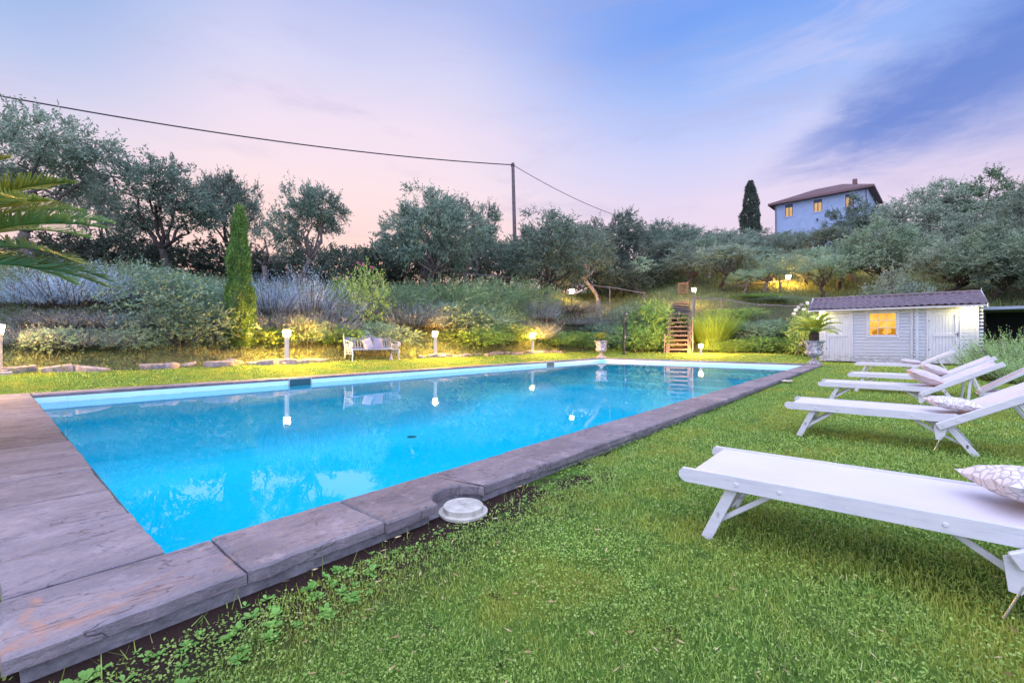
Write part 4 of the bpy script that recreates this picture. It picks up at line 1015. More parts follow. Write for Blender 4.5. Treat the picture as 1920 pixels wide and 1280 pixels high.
# roof: wavy tile sheet on both slopes
RX = 1.45; ZR = zof(551, (SX + RX) / (ray(1800) * SN + CS)) - SZ; oh = .38
ra, rb = sy(1850) - .0, SW + .42
def slope(x0, z0, x1, z1, rows):
    vs = []; fs = []; ny = int((rb - ra) / .035); nr = rows * 2
    for i in range(nr + 1):
        r0, half = divmod(i, 2)
        for sub in ((0,) if False else (0, 1)):
            pass
    Lr = []
    for k in range(rows): Lr += [(k / rows, .028), ((k + 1) / rows - .001, 0.0)]
    dx, dz = x1 - x0, z1 - z0; ln = math.hypot(dx, dz); nx, nz = -dz / ln, dx / ln
    if nz < 0: nx, nz = -nx, -nz
    for q, lift in Lr:
        for j in range(ny + 1):
            y = ra + (rb - ra) * j / ny; ph = (y / .235) % 1; wv = .030 * math.sin(2 * math.pi * ph) * (1 if ph < .5 else .45)
            o_ = lift + wv + .045; sw = .018 * math.sin(y * 1.3 + q * 2); vs.append((x0 + dx * q + nx * o_, y, z0 + dz * q + nz * (o_ + sw)))
    m = ny + 1
    for i in range(len(Lr) - 1):
        for j in range(ny): a = i * m + j; fs.append((a, a + 1, a + m + 1, a + m))
    mb.add(vs, fs)
mb = MB(); slope(-oh, Hh - .04, RX, ZR, 7); slope(DPT + oh, Hh - .04, RX, ZR, 7)
ro = obj('roof', mb, M['roof_tile'], t, smooth=50)
b = MB()
for y0_, y1_ in ((ra, ra + .03), (rb - .03, rb)):
    for xa in (-oh - .04, DPT + oh + .04): b.bar((xa, y0_, Hh - .08), (RX, y0_, ZR + .06), .028, .13, (0, 0, 1))
b.box(RX - .02, RX + .02, ra - .02, ra + .0, ZR + .05, ZR + .22); b.box(RX - .02, RX + .02, rb, rb + .02, ZR + .05, ZR + .16)
b.box(-oh + .01, -oh + .04, ra + .03, rb - .03, Hh - .09, Hh - .02)
obj('bargeboard', b, M['window_white'], ro)
b = MB(); b.add([(-oh + .04, ra + .04, Hh - .03), (RX, ra + .04, ZR - .01), (DPT + oh, ra + .04, Hh - .03), (-oh + .04, rb - .04, Hh - .03), (RX, rb - .04, ZR - .01), (DPT + oh, rb - .04, Hh - .03)], [(0, 3, 4, 1), (1, 4, 5, 2), (0, 1, 2), (3, 5, 4)]); obj('soffit', b, M['window_white'], ro)
b = MB().tube([(-.006 + RX, y_, ZR + .085 + .01 * math.sin(y_ * 14)) for y_ in np.arange(ra, rb, .11)], .05, 8); obj('ridge', b, M['roof_tile'], ro)
for px, py, lab in ((1817, 590, 'round wall lamp glowing under the eave at the gable end of the shed'), (1533, 597, 'wall lamp glowing behind the white roses at the shed corner')):
    Y = sy(px) + yr; Z = zof(py, onX(px, SX)); tt = thing('wall_lamp', lab, 'wall lamp', (SX - .001, Y, Z), 0, 'glowing wall lamps on the shed')
    b = MB().box(-.05, -.0, -.05, .05, -.06, .06, bev=.01); obj('bracket', b, M['steel'], tt)
    b = MB(); b.lathe([(.01, -.07), (.055, -.03), (.06, .03), (.03, .07)], 14, c=(-.13, 0)); b.tube([(-.05, 0, 0), (-.1, 0, 0)], .02, 6); obj('glass', b, M['wall_lamp_glow'], tt, smooth=40)
# carport beyond the shed
CX = 27.6; d0 = CX / (ray(1842) * SN + CS); Y0 = xy(1842, d0)[1]; ZC = zof(576, d0)
t = thing('carport', 'dark open carport with a pale flat roof edge past the shed gable', 'carport', (CX, Y0, 0.1))
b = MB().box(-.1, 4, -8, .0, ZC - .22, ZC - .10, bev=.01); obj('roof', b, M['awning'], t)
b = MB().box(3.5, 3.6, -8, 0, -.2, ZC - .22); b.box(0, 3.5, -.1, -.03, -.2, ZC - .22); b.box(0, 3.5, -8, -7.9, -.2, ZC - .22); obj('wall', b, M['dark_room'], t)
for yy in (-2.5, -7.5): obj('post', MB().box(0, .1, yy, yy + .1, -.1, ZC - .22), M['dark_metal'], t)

# ------------------------------------------------------------------ house on the hill
dl, dr = 65.5, 58.0
A = Vector(xy(1453, dl)); B = Vector(xy(1627, dr)); D = (B - A); HL = D.length; D.normalize(); ang = math.atan2(D.y, D.x)
ze = zof(352, dr); zg = 12.5
t = thing('hill_house', 'pale blue two storey house with hipped tile roof on the hilltop', 'house', (A.x, A.y, zg), ang); hh = ze - zg; HD = 9.0
# which side of the wall is away from the viewer
bk = 1 if (Matrix.Rotation(ang, 2) @ Vector((0, 1))).dot(Vector((CS, SN))) > 0 else -1
def hp(px):   # distance along the front wall seen at px
    r = Vector((ray(px) * SN + CS, -ray(px) * CS + SN)); # A + D s = r k
    det = D.x * -r.y + D.y * r.x; s_ = (-A.x * -r.y - (-A.y) * -r.x * -1) if False else None
    m = np.array([[D.x, -r.x], [D.y, -r.y]]); s_, k_ = np.linalg.solve(m, [-A.x, -A.y]); return s_, k_
b = MB().box(0, HL, 0, HD * bk, -4, hh) if bk > 0 else MB().box(0, HL, -HD, 0, -4, hh)
obj('wall', b, M['blue_wall'], t)
o_ = .75; yn, yf = (-o_ * bk, (HD + o_) * bk); rz = 2.35; ym = HD / 2 * bk
b = MB(); e0, e1 = -o_, HL + o_; r0, r1 = HD / 2 - .3, HL - HD / 2 + 1.2
V = [(e0, yn, hh + .1), (e1, yn, hh + .1), (e1, yf, hh + .1), (e0, yf, hh + .1), (r0, ym, hh + rz), (r1, ym, hh + rz)]
V += [(x, y, z - .22) for x, y, z in V[:4]]
b.add(V, [(0, 1, 5, 4), (1, 2, 5), (2, 3, 4, 5), (3, 0, 4), (6, 7, 1, 0), (7, 8, 2, 1), (8, 9, 3, 2), (9, 6, 0, 3), (6, 9, 8, 7)])
ro = obj('roof', b, M['terracotta'], t)
b = MB()
for k in range(46):   # tile courses running down the front slope
    x = e0 + (e1 - e0) * (k + .5) / 46
    u = min(1, (x - e0) / (r0 - e0), (e1 - x) / (e1 - r1))
    b.tube([(x, yn, hh + .12), (x, yn + (ym - yn) * u, hh + .12 + (rz - .1) * u)], .07, 5)
obj('tiles', b, M['terracotta'], ro)
obj('chimney', MB().box(HL * .8, HL * .8 + .5, ym - .3, ym + .3, hh + rz - .3, hh + rz + .35, bev=.02), M['terracotta'], ro)
b = MB().tube([(HL * .52, ym, hh + rz - .1), (HL * .52, ym, hh + rz + 1.7)], .03, 5); b.tube([(HL * .52, ym, hh + rz + 1.4), (HL * .52 + .6, ym, hh + rz + 1.75)], .02, 5); obj('antenna', b, M['steel'], ro)
for q in (.15, HL - .15): obj('drainpipe', MB().tube([(q, -.08 * bk, 0), (q, -.08 * bk, hh)], .05, 6), M['terracotta'], t)
for pa, pb, pt, pbm in ((1472, 1487, 384.5, 407), (1525.5, 1542, 375.5, 398), (1585, 1601, 365, 388), (1472, 1478, 434, 446)):
    s0, k0 = hp(pa); s1, k1 = hp(pb); z1_ = zof(pt, k0) - zg; z0_ = zof(pbm, k0) - zg
    fy = lambda q: -q * bk
    def bx(b, xa, xb, q0, q1, za, zb2): b.box(xa, xb, min(fy(q0), fy(q1)), max(fy(q0), fy(q1)), za, zb2)
    b = MB()
    for a in ((s0 - .14, s0, z0_ - .14, z1_ + .14), (s1, s1 + .14, z0_ - .14, z1_ + .14), (s0, s1, z1_, z1_ + .14), (s0, s1, z0_ - .14, z0_)): bx(b, a[0], a[1], .002, .06, a[2], a[3])
    wn = obj('window', b, M['house_trim'], t)
    b = MB(); bx(b, s0, s1, .004, .01, z0_, z1_); obj('pane', b, M['house_window'], wn)
    b = MB(); mx = (s0 + s1) / 2
    for a in ((s0, s0 + .10), (mx - .05, mx + .05), (s1 - .10, s1)): bx(b, a[0], a[1], .012, .04, z0_, z1_)
    bx(b, s0, s1, .012, .045, z1_ - (z1_ - z0_) * .28, z1_); obj('shutter', b, M['shutter_dark'], wn)
b = MB(); s0, k0 = hp(1533); zl_ = zof(412, k0) - zg; b.tube([(s0, fy(.02), zl_), (s0, fy(.3), zl_ + .1)], .04, 5); b.lathe([(.06, zl_ - .25), (.12, zl_ + .05), (.02, zl_ + .15)], 8, c=(s0, fy(.3))); obj('lantern', b, M['dark_metal'], t)

# ------------------------------------------------------------------ utility pole and cables
dp = 31.; X, Y = xy(967, dp); g0 = gz(X, Y); zt_ = zof(306, dp)
t = thing('utility_pole', 'tall dark wooden utility pole rising behind the olive trees', 'utility pole', (X, Y, g0 - .2))
hh = zt_ - g0 + .2; dx = -.20 * SN; dy = .20 * CS
obj('pole', MB().tube([(-dx * .2, -dy * .2, 0), (dx, dy, hh)], [.15, .11], 10), M['pole'], t)
b = MB().box(dx - .1, dx + .1, dy - .1, dy + .1, hh - .25, hh - .1, bev=.01); obj('bracket', b, M['dark_metal'], t)
top = Vector((X + dx, Y + dy, zt_ - .12))
def cable(label, P, Q, sag, r=.022):
    pts = []
    for k in range(33):
        u = k / 32; p = P.lerp(Q, u); p.z -= 4 * sag * u * (1 - u); pts.append(p)
    return tag(obj('overhead_cable', MB().tube(pts, r, 6), M['cable']), label, 'cable')
far = Vector((*xy(-500, 17), zof(80, 17)))
cable('long twisted cable crossing the sky to the pole top', top, far, .75, .034)
cable('thin cable dropping from the pole top toward the hillside olives', top, Vector((*xy(1180, 40), zof(412, 40))), .35, .022)

# ------------------------------------------------------------------ vegetation generators
def branches(mb, R, p, q, r0, r1, n=6, wob=.12, sides=6):
    p = np.array(p, float); q = np.array(q, float); L = np.linalg.norm(q - p); pts = []
    for k in range(n + 1):
        u = k / n; w_ = R.normal(0, wob * L * .35, 3) * math.sin(math.pi * u); pts.append(tuple(p + (q - p) * u + w_))
    mb.tube(pts, [r0 + (r1 - r0) * k / n for k in range(n + 1)], sides); return pts
def make_olive(seed, lobes=7, clus=12, sh=9, nl=12, rad=2.0, h=5.0, th=1.3, flat=1.0, lean=0.3, ll=.125, lw=.046, tr=.15, open_=1.0):
    R = np.random.default_rng(seed); mb = MB()
    tx, ty = R.normal(0, lean, 2); top = np.array([tx, ty, th]); p0 = np.array([0, 0, -.4])
    pts = []; 
    for k in range(9):
        u = k / 8; pts.append((tx * u * u + R.normal(0, .045), ty * u * u + R.normal(0, .045), -.4 + (th + .4) * u))
    mb.tube(pts, [tr * (1.55 - .75 * min(1, k / 3)) * R.uniform(.9, 1.12) for k in range(9)], 9)
    P = []; Dd = []; cen = np.array([tx, ty, th + (h - th) * .5])
    for l in range(lobes):
        a = 2 * math.pi * (l + R.uniform(-.3, .3)) / max(1, lobes - 1); rr = rad * R.uniform(.45, .72) if l < lobes - 1 else .15
        zc = th + (h - th) * (R.uniform(.30, .72) if l < lobes - 1 else .72) * flat; c = np.array([tx + rr * math.cos(a), ty + rr * math.sin(a), zc])
        mid = top + (c - top) * .45 + np.array([0, 0, -.1]); branches(mb, R, pts[-1], c, tr * .5, .02, 6, .25, 6)
        lr = rad * R.uniform(.36, .50)
        for j in range(clus):
            v = unit(R.normal(size=3)); v[2] = v[2] * .8 + .15; q = c + v * lr * R.uniform(.5, 1.0) ** .6
            if q[2] < th * .75: q[2] = th * .75 + R.random() * .4
            if j % 2 == 0: branches(mb, R, c, q, .016, .006, 3, .2, 4)
            out = unit(q - cen) * .8
            dd = out[None] + R.normal(0, .75, (sh, 3)) + np.array([0, 0, .25])
            P.append(np.repeat(q[None], sh, 0) + R.normal(0, .10, (sh, 3))); Dd.append(dd)
    P = np.concatenate(P); Dd = np.concatenate(Dd); L = R.uniform(.25, .62, len(P)) * open_
    Q, T = shoots(P, Dd, L, int(nl * 1.3), ll, lw, R, .8)
    return mb, Q, T
def make_blob(seed, n, rad, hz_, ll, lw, sh_len=.25, nl=10, lobes=6, up=.3, spread=.8):
    """leafy shrub: shoots on the outer skin of several lobes, base at z=0"""
    R = np.random.default_rng(seed); mb = MB(); P = []; Dd = []
    for l in range(lobes):
        a = 2 * math.pi * l / lobes + R.uniform(-.4, .4); rr = rad * R.uniform(.2, .55); c = np.array([rr * math.cos(a), rr * math.sin(a), hz_ * R.uniform(.35, .62)])
        r3 = np.array([rad * R.uniform(.4, .6), rad * R.uniform(.4, .6), hz_ * R.uniform(.3, .42)])
        branches(mb, R, (c[0] * .2, c[1] * .2, -.1), c + np.array([0, 0, r3[2] * .5]), .03, .01, 4, .2, 5)
        m = n // lobes; v = unit(R.normal(size=(m, 3))); k = R.uniform(.5, 1.0, (m, 1)) ** .5
        q = c + v * r3 * k; q[:, 2] = np.abs(q[:, 2]); P.append(q); Dd.append(v + np.array([0, 0, up]) + R.normal(0, .4, v.shape))
    P = np.concatenate(P); Dd = np.concatenate(Dd)
    Q, T = shoots(P, Dd, R.uniform(.5, 1.3, len(P)) * sh_len, nl, ll, lw, R, spread)
    return mb, Q, T
def make_spiky(seed, n, rad, h, ll, lw, nl=22, fan=.9, spread=.45, start=.25, droop=0.):
    """upright stems from a wide base, clothed in narrow leaves"""
    R = np.random.default_rng(seed); mb = MB()
    a = R.uniform(0, 2 * math.pi, n); r = rad * np.sqrt(R.random(n)) * .6
    P = np.stack([r * np.cos(a), r * np.sin(a), np.full(n, -.02)], 1)
    Dd = np.stack([np.cos(a) * r / rad * fan * 1.2, np.sin(a) * r / rad * fan * 1.2, np.ones(n)], 1) + R.normal(0, .22, (n, 3)) * fan
    L = h * R.uniform(.55, 1.12, n) * (1 - .25 * (r / rad))
    Du = unit(Dd)
    for i in range(0, n, 4): mb.tube([tuple(P[i]), tuple(P[i] + Du[i] * L[i] * .5), tuple(P[i] + Du[i] * L[i] * .9)], [.012, .008, .003], 4)
    Q, T = shoots(P, Dd, L, nl, ll, lw, R, spread, start, .12)
    if droop: Q[..., 2] -= droop * (np.hypot(Q[..., 0], Q[..., 1]) / rad) ** 2
    return mb, Q, T
def make_cypress(seed, n, R0, h, ll, lw):
    R = np.random.default_rng(seed); mb = MB(); mb.tube([(0, 0, -.3), (0, 0, h * .5), (0, 0, h * .9)], [R0 * .3, R0 * .2, .02], 7)
    u = R.random(n) ** 1.15; prof = R0 * np.minimum(1, .72 + u * 1.4) * np.clip(1 - u, 0, 1) ** .55 * (1 + .10 * np.sin(u * 23) + .0 * u)
    a = R.uniform(0, 2 * math.pi, n); lump = 1 + .13 * np.sin(a * 3 + u * 9) + .08 * np.sin(a * 7 - u * 17)
    r = prof * lump * R.uniform(.72, 1.02, n)
    P = np.stack([r * np.cos(a), r * np.sin(a), u * h], 1); Dd = np.stack([np.cos(a) * .35, np.sin(a) * .35, np.ones(n)], 1)
    Q, T = shoots(P, Dd, R.uniform(.10, .24, n) * (h / 4.5) ** .5, 7, ll, lw, R, .38)
    return mb, Q, T
def make_reed(seed, n, rad, h, wd):
    R = np.random.default_rng(seed); segs = 5; a = R.uniform(0, 2 * math.pi, n); r = rad * .35 * np.sqrt(R.random(n)); L = h * R.uniform(.6, 1.1, n)
    lean = R.uniform(.05, .5, n) + r / rad * .4; az_ = a + R.normal(0, .3, n); w_ = np.stack([-np.sin(az_), np.cos(az_), 0 * az_], 1) * wd / 2
    p = np.stack([r * np.cos(a), r * np.sin(a), 0 * a], 1); Q = []
    for k in range(segs):
        th = lean * (.5 + 1.6 * k / segs); dv = np.stack([np.cos(az_) * np.sin(th), np.sin(az_) * np.sin(th), np.cos(th)], 1)
        q = p + dv * (L / segs)[:, None]; k0 = 1 - .8 * k / segs; k1 = 1 - .8 * (k + 1) / segs
        Q.append(np.stack([p - w_ * k0, p + w_ * k0, q + w_ * k1, q - w_ * k1], 1)); p = q
    return MB().tube([(0, 0, -.1), (0, 0, .1)], rad * .2, 8), np.concatenate(Q), np.tile(R.random(n), segs)

LIB = {}; DBG = False
def plantmesh(key, maker, leafm, barkm, l1, l2):
    """meshes are cached so that copies share them"""
    k = (key, leafm, barkm)
    if k not in LIB:
        if key not in LIB: LIB[key] = maker()
        mb, Q, T = LIB[key]
        LIB[k] = (quads(l1, Q, T, M[leafm]), mb.mesh(l2, M[barkm], True), float(Q[..., 2].max()), float(np.percentile(np.hypot(Q[..., 0], Q[..., 1]), 93)))
    return LIB[k]
def plant(kind, key, maker, leafm, barkm, label, cat, group, X, Y, top=None, halfw=None, rz=0., base=None, h=None, names=('crown', 'trunk')):
    f, tr_, hz_, rd = plantmesh(key, maker, leafm, barkm, *names)
    z = gz(X, Y) if base is None else base
    H = h if h is not None else max(.3, top - z)
    if DBG: print('PLANT %-14s H=%.2f hw=%.2f z=%.1f px=%d base_py=%d :: %s' % (kind, H, halfw, z, pxof(X, Y), HZ - (z - CAMH) * F / depth(X, Y), label[:40]))
    t = thing(kind, label, cat, (X, Y, z), rz, group)
    ob(names[0], f, t); ob(names[1], tr_, t)
    s = halfw / rd; t.scale = (s, s, H / hz_); return t

OL = {'a': lambda: make_olive(1, 8, 15, 11, 12), 'b': lambda: make_olive(2, 7, 15, 11, 12, flat=.95, lean=.5), 'c': lambda: make_olive(3, 10, 16, 12, 12, rad=2.3, th=1.0),
      'd': lambda: make_olive(4, 8, 15, 11, 12, open_=1.2), 'e': lambda: make_olive(5, 11, 16, 13, 12, rad=2.4, th=.8), 'f': lambda: make_olive(6, 8, 14, 12, 12, th=1.6, lean=.45),
      'g': lambda: make_olive(17, 10, 16, 12, 12, rad=2.3, th=.5, ll=.12, lw=.05), 's': lambda: make_olive(9, 4, 6, 8, 10, rad=1.5, th=1.7, lean=.25, open_=.9)}
GA = 'olive trees along the terrace'; GB = 'olive trees climbing the orchard slope'
def olive(key, px, d, ytop, hw, leafm, label, group=GB, bark='bark', rz=0., kind='olive_tree', cat='olive tree', hmul=1):
    X, Y = xy(px, d)
    return plant(kind, 'o' + key, OL[key], leafm, bark, label, cat, group, X, Y, zof(ytop, d), hw / F * d, rz)
olive('d', 60, 18.5, 196, 128, 'olive', 'tall sparse olive tree above the palm fronds', GA, 'bark', .5)
olive('b', 185, 23, 300, 52, 'olive', 'thin outreaching olive behind the silver shrubs, next to the tallest one', GA, 'bark', 1.9)
olive('a', 318, 20, 276, 100, 'olive_dark', 'spreading dark olive tree standing between silver shrub and slim cypress', GA, 'bark_dark', 2.2)
olive('f', 432, 22.5, 300, 66, 'olive_dark', 'dark olive tree rising behind the slim cypress', GA, 'bark_dark', .3)
olive('f', 556, 20, 342, 80, 'olive_dark', 'round headed olive with pale thick trunk past the cypress', GA, 'bark', 4.0)
olive('s', 497, 21, 420, 60, 'olive', 'low twisted olive leaning beside the pale thick trunk', GA, 'bark', 5.0)
olive('e', 785, 24.5, 326, 104, 'olive_dark', 'broad dense olive tree behind the iron bench', GA, 'bark', 1.0)
olive('b', 880, 27, 360, 72, 'olive_dark', 'narrower olive tree adjoining the broad one, before the pole', GA, 'bark', 3.1)
olive('e', 1010, 30, 374, 100, 'olive_dark', 'wide bushy olive tree wrapping the utility pole', GA, 'bark_dark', .6)
olive('f', 1125, 37, 412, 66, 'olive', 'grey green olive with a curved pale trunk behind the terrace rail', GA, 'bark_pale', 1.2)
olive('c', 1170, 44, 376, 90, 'olive_dark', 'tall dark olive where the thin cable comes down', GA, 'bark_dark', 2.5)
olive('a', 1245, 47, 402, 70, 'olive_dark', 'dark olive on the skyline between cable end and bare ridge', GA, 'bark_dark', .2)
olive('b', 905, 38, 420, 60, 'olive_dark', 'distant olive seen in the gap before the pole', GA, 'bark_dark', .9)
# orchard slope
OR = [('s', 1195, 38, 478, 50, 'olive_pale', 'small pale young olive near the plank path', 'bark_pale'),
      ('e', 1285, 39, 445, 62, 'olive', 'olive with reddish split trunk right behind the gate', 'bark'),
      ('f', 1350, 37, 462, 62, 'olive', 'leaning black trunked olive at the top of the steps', 'bark_dark'),
      ('a', 1432, 36, 470, 50, 'olive_pale', 'pollarded pale olive below the two fence posts', 'bark_pale'),
      ('c', 1225, 56, 430, 52, 'olive', 'mid slope olive under the dark skyline tree', 'bark'),
      ('a', 1300, 50, 425, 60, 'olive', 'olive in the slope row directly above the gate', 'bark'),
      ('c', 1390, 47, 432, 60, 'olive', 'round olive straight below the hilltop cypress', 'bark'),
      ('b', 1470, 45, 438, 58, 'olive', 'olive just below the corner of the blue house', 'bark'),
      ('a', 1340, 62, 424, 60, 'olive_dark', 'olive crown on the ridge beside the hilltop cypress', 'bark'),
      ('d', 1260, 66, 420, 50, 'olive', 'small olive crown farther along the bare ridge', 'bark'),
      ('e', 1430, 55, 424, 55, 'olive', 'olive between hilltop cypress and blue house', 'bark'),
      ('f', 1540, 44, 430, 60, 'olive', 'olive in front of the middle of the blue house', 'bark_dark'),
      ('c', 1512, 38, 460, 58, 'olive_pale', 'pale olive right behind the lit lamp by the track', 'bark'),
      ('b', 1570, 36, 446, 60, 'olive_pale', 'pale olive with dark trunk above the shed ridge end', 'bark_dark'),
      ('c', 1620, 44, 420, 75, 'olive', 'olive below the shady tree of the blue house', 'bark'),
      ('g', 1612, 50, 352, 50, 'olive_dark', 'dark tree covering the last window of the blue house', 'bark_dark'),
      ('e', 1680, 33, 398, 92, 'olive_pale', 'large silvery olive bulging above the shed roof', 'bark_dark'),
      ('e', 1745, 46, 336, 90, 'olive', 'tall rounded green tree on the slope past the blue house', 'bark'),
      ('c', 1760, 29, 445, 90, 'olive', 'dense olive hanging over the middle of the shed roof', 'bark_dark'),
      ('e', 1855, 27, 400, 105, 'olive_pale', 'huge silvery olive towering over the shed gable', 'bark_dark'),
      ('g', 1868, 44, 306, 78, 'oak', 'highest dark green tree on the upper slope', 'bark_dark'),
      ('e', 1930, 33, 345, 80, 'olive', 'big olive cut by the frame edge above the carport', 'bark_dark'),
      ('g', 1935, 25, 440, 80, 'olive_dark', 'dark leafy tree directly behind the carport', 'bark_dark'),
      ('c', 1660, 26, 490, 70, 'olive', 'low olive leaning close behind the shed roof', 'bark'),
      ('e', 1805, 36, 385, 70, 'olive', 'olive filling the gap under the highest dark tree', 'bark'),
      ('f', 1235, 43, 452, 52, 'olive', 'small olive between the plank path and the dark skyline tree', 'bark'),
      ('d', 1330, 43, 448, 56, 'olive_pale', 'airy pale olive above and behind the step lamp', 'bark_pale'),
      ('c', 1392, 41, 455, 54, 'olive', 'olive crowding the slope above the two fence posts', 'bark'),
      ('f', 1455, 40, 458, 50, 'olive_pale', 'thin pale olive behind the fence posts, toward the lit lamp', 'bark'),
      ('b', 1370, 54, 428, 54, 'olive', 'olive tucked under the hilltop cypress in the upper row', 'bark'),
      ('a', 1490, 52, 432, 52, 'olive', 'upper row olive touching the left corner of the blue house', 'bark'),
      ('d', 1545, 34, 476, 42, 'olive_pale', 'young pale olive in the grass behind the shed eave', 'bark_dark'),
      ('a', 1600, 39, 448, 62, 'olive', 'mid slope olive behind the roof end of the shed', 'bark'),
      ('d', 1395, 35.5, 500, 34, 'olive_pale', 'knotty regrown stump olive in front of the fence posts', 'bark_pale')]
for i, (k, px, d, yt, hw, lm, lab, bk_) in enumerate(OR): olive(k, px, d, yt, hw, lm, lab, GB, bk_, i * 1.37)
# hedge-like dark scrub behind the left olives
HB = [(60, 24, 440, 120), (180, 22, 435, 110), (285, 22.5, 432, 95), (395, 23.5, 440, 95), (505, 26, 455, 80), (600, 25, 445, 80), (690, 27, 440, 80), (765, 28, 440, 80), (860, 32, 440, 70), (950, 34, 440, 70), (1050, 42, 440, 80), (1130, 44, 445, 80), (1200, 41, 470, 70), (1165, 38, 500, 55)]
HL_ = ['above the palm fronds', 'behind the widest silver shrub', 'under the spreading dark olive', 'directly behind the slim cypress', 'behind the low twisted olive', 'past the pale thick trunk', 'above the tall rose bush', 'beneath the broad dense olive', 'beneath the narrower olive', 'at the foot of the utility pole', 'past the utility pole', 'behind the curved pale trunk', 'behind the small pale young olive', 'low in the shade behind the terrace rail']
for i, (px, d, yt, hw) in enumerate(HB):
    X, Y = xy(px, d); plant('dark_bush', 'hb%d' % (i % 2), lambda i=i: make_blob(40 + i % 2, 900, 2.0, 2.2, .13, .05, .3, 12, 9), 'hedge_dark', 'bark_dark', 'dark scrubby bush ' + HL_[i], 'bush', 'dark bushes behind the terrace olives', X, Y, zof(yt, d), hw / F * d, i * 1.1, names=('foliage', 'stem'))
# cypresses
X, Y = xy(449, onY(449, 15.4)); d = depth(X, Y)
plant('cypress_tree', 'cy1', lambda: make_cypress(3, 5200, .45, 4.5, .07, .026), 'cypress_green', 'bark', 'slim bright green cypress column standing in front of the bank', 'cypress', None, X, Y, zof(376, d), 24 / F * d)
X, Y = xy(1407, 66); plant('cypress_tree', 'cy2', lambda: make_cypress(5, 4200, 1.1, 8, .17, .07), 'cypress_dark', 'bark_dark', 'dark lone cypress on the ridge beside the blue house', 'cypress', None, X, Y, zof(336, 66), 17 / F * 66, base=zof(440, 66))

# bank shrubs
SP = {'sil': ('silver', lambda s: make_spiky(s, 420, 1.0, 1.25, .050, .014, 26, 1.1)), 'mau': ('mauve', lambda s: make_spiky(s, 420, 1.0, 1.0, .05, .014, 24, 1.3)),
      'gg': ('green_grey', lambda s: make_blob(s, 900, 1.0, 1.3, .055, .026, .22, 11, 8)), 'jun': ('juniper', lambda s: make_blob(s, 800, 1.1, .95, .05, .018, .38, 16, 8, .5, .45)),
      'grn': ('leaf_green', lambda s: make_blob(s, 900, 1.0, 1.0, .055, .03, .2, 11, 7)), 'lim': ('lime', lambda s: make_blob(s, 500, .7, 1.6, .055, .034, .3, 9, 6, .7)),
      'ros': ('rosemary', lambda s: make_spiky(s, 620, .9, 1.15, .045, .015, 38, .9, .5, .1))}
SH = [  # kind, px, Y-plane, top row, half width px, label
 ('sil', 60, 17.2, 520, 55, 'silver blue spiky shrub closest to the palm fronds'),
 ('sil', 135, 17.3, 470, 75, 'largest silver blue spiky shrub under the tall sparse olive'),
 ('sil', 215, 17.6, 478, 60, 'silver blue spiky shrub beside the grey green mound'),
 ('mau', 120, 16.4, 565, 70, 'brownish twiggy shrub at the foot of the largest silver shrub'),
 ('mau', 215, 16.3, 570, 60, 'dull mauve twiggy shrub before the grey green mound'),
 ('gg', 300, 16.4, 482, 72, 'tall grey green leafy mound on the bank before the dark olive'),
 ('gg', 375, 16.6, 508, 62, 'grey green leafy shrub touching the slim cypress'),
 ('gg', 335, 15.6, 560, 60, 'lower grey green shrub hanging down toward the stone ledge'),
 ('gg', 400, 15.7, 560, 45, 'arching grey green shrub beside the cypress base'),
 ('sil', 505, 17.2, 492, 48, 'silver shrub just past the slim cypress'),
 ('sil', 575, 17.2, 484, 58, 'wide silver shrub below the pale thick trunk'),
 ('sil', 628, 16.8, 520, 45, 'silver shrub next to the tall rose bush'),
 ('mau', 530, 16.2, 560, 55, 'mauve twiggy shrub above the lamp beside the cypress'),
 ('mau', 610, 16.0, 560, 50, 'mauve twiggy shrub above the bench arm'),
 ('mau', 40, 15.6, 590, 55, 'dark tangled shrub under the palm, just above the ledge'),
 ('gg', 105, 15.4, 606, 50, 'low grey green shrub under the brownish twiggy one'),
 ('mau', 175, 15.5, 600, 55, 'low brown tangle above the ledge before the grey green mound'),
 ('gg', 240, 15.4, 604, 45, 'low grey green shrub at the foot of the tall leafy mound'),
 ('grn', 500, 15.6, 606, 40, 'low green shrub beside the cypress foot toward the lamp'),
 ('gg', 580, 15.7, 590, 42, 'low grey green shrub between the lamp and the bench'),
 ('grn', 640, 15.5, 600, 42, 'low green shrub behind the bench arm'),
 ('lim', 682, 16.4, 478, 36, 'tall lime green rose bush behind the iron bench'),
 ('grn', 640, 16.9, 505, 20, 'slim pale green seedling at the silver shrub edge'),
 ('jun', 745, 17.8, 515, 60, 'grey juniper draping the bank top above the bench'),
 ('mau', 770, 16.6, 548, 62, 'silver mauve shrub above the bench crest'),
 ('gg', 715, 15.5, 596, 52, 'dull green shrub close behind the bench back'),
 ('jun', 850, 17.6, 512, 75, 'broad spreading juniper on the bank top past the bench'),
 ('jun', 930, 17.8, 508, 72, 'spreading juniper with raised tips in front of the pole'),
 ('gg', 850, 16.2, 560, 65, 'grey green shrub filling the bank above the bench lamp'),
 ('jun', 920, 16.0, 560, 62, 'bronze green juniper hanging between two lit lamps'),
 ('jun', 1000, 17.6, 522, 48, 'green juniper ending where the pale upright shrub begins'),
 ('sil', 1012, 16.9, 532, 34, 'pale blue upright shrub beneath the terrace rail'),
 ('grn', 890, 15.3, 606, 50, 'low yellow green shrub near the lamp past the bench'),
 ('grn', 955, 15.4, 602, 42, 'low green shrub just before the lamp near the pool corner'),
 ('mau', 1065, 17.6, 556, 52, 'mauve shrub below the lit lamp of the terrace'),
 ('mau', 1000, 15.6, 580, 42, 'mauve shrub behind the lamp near the pool corner')]
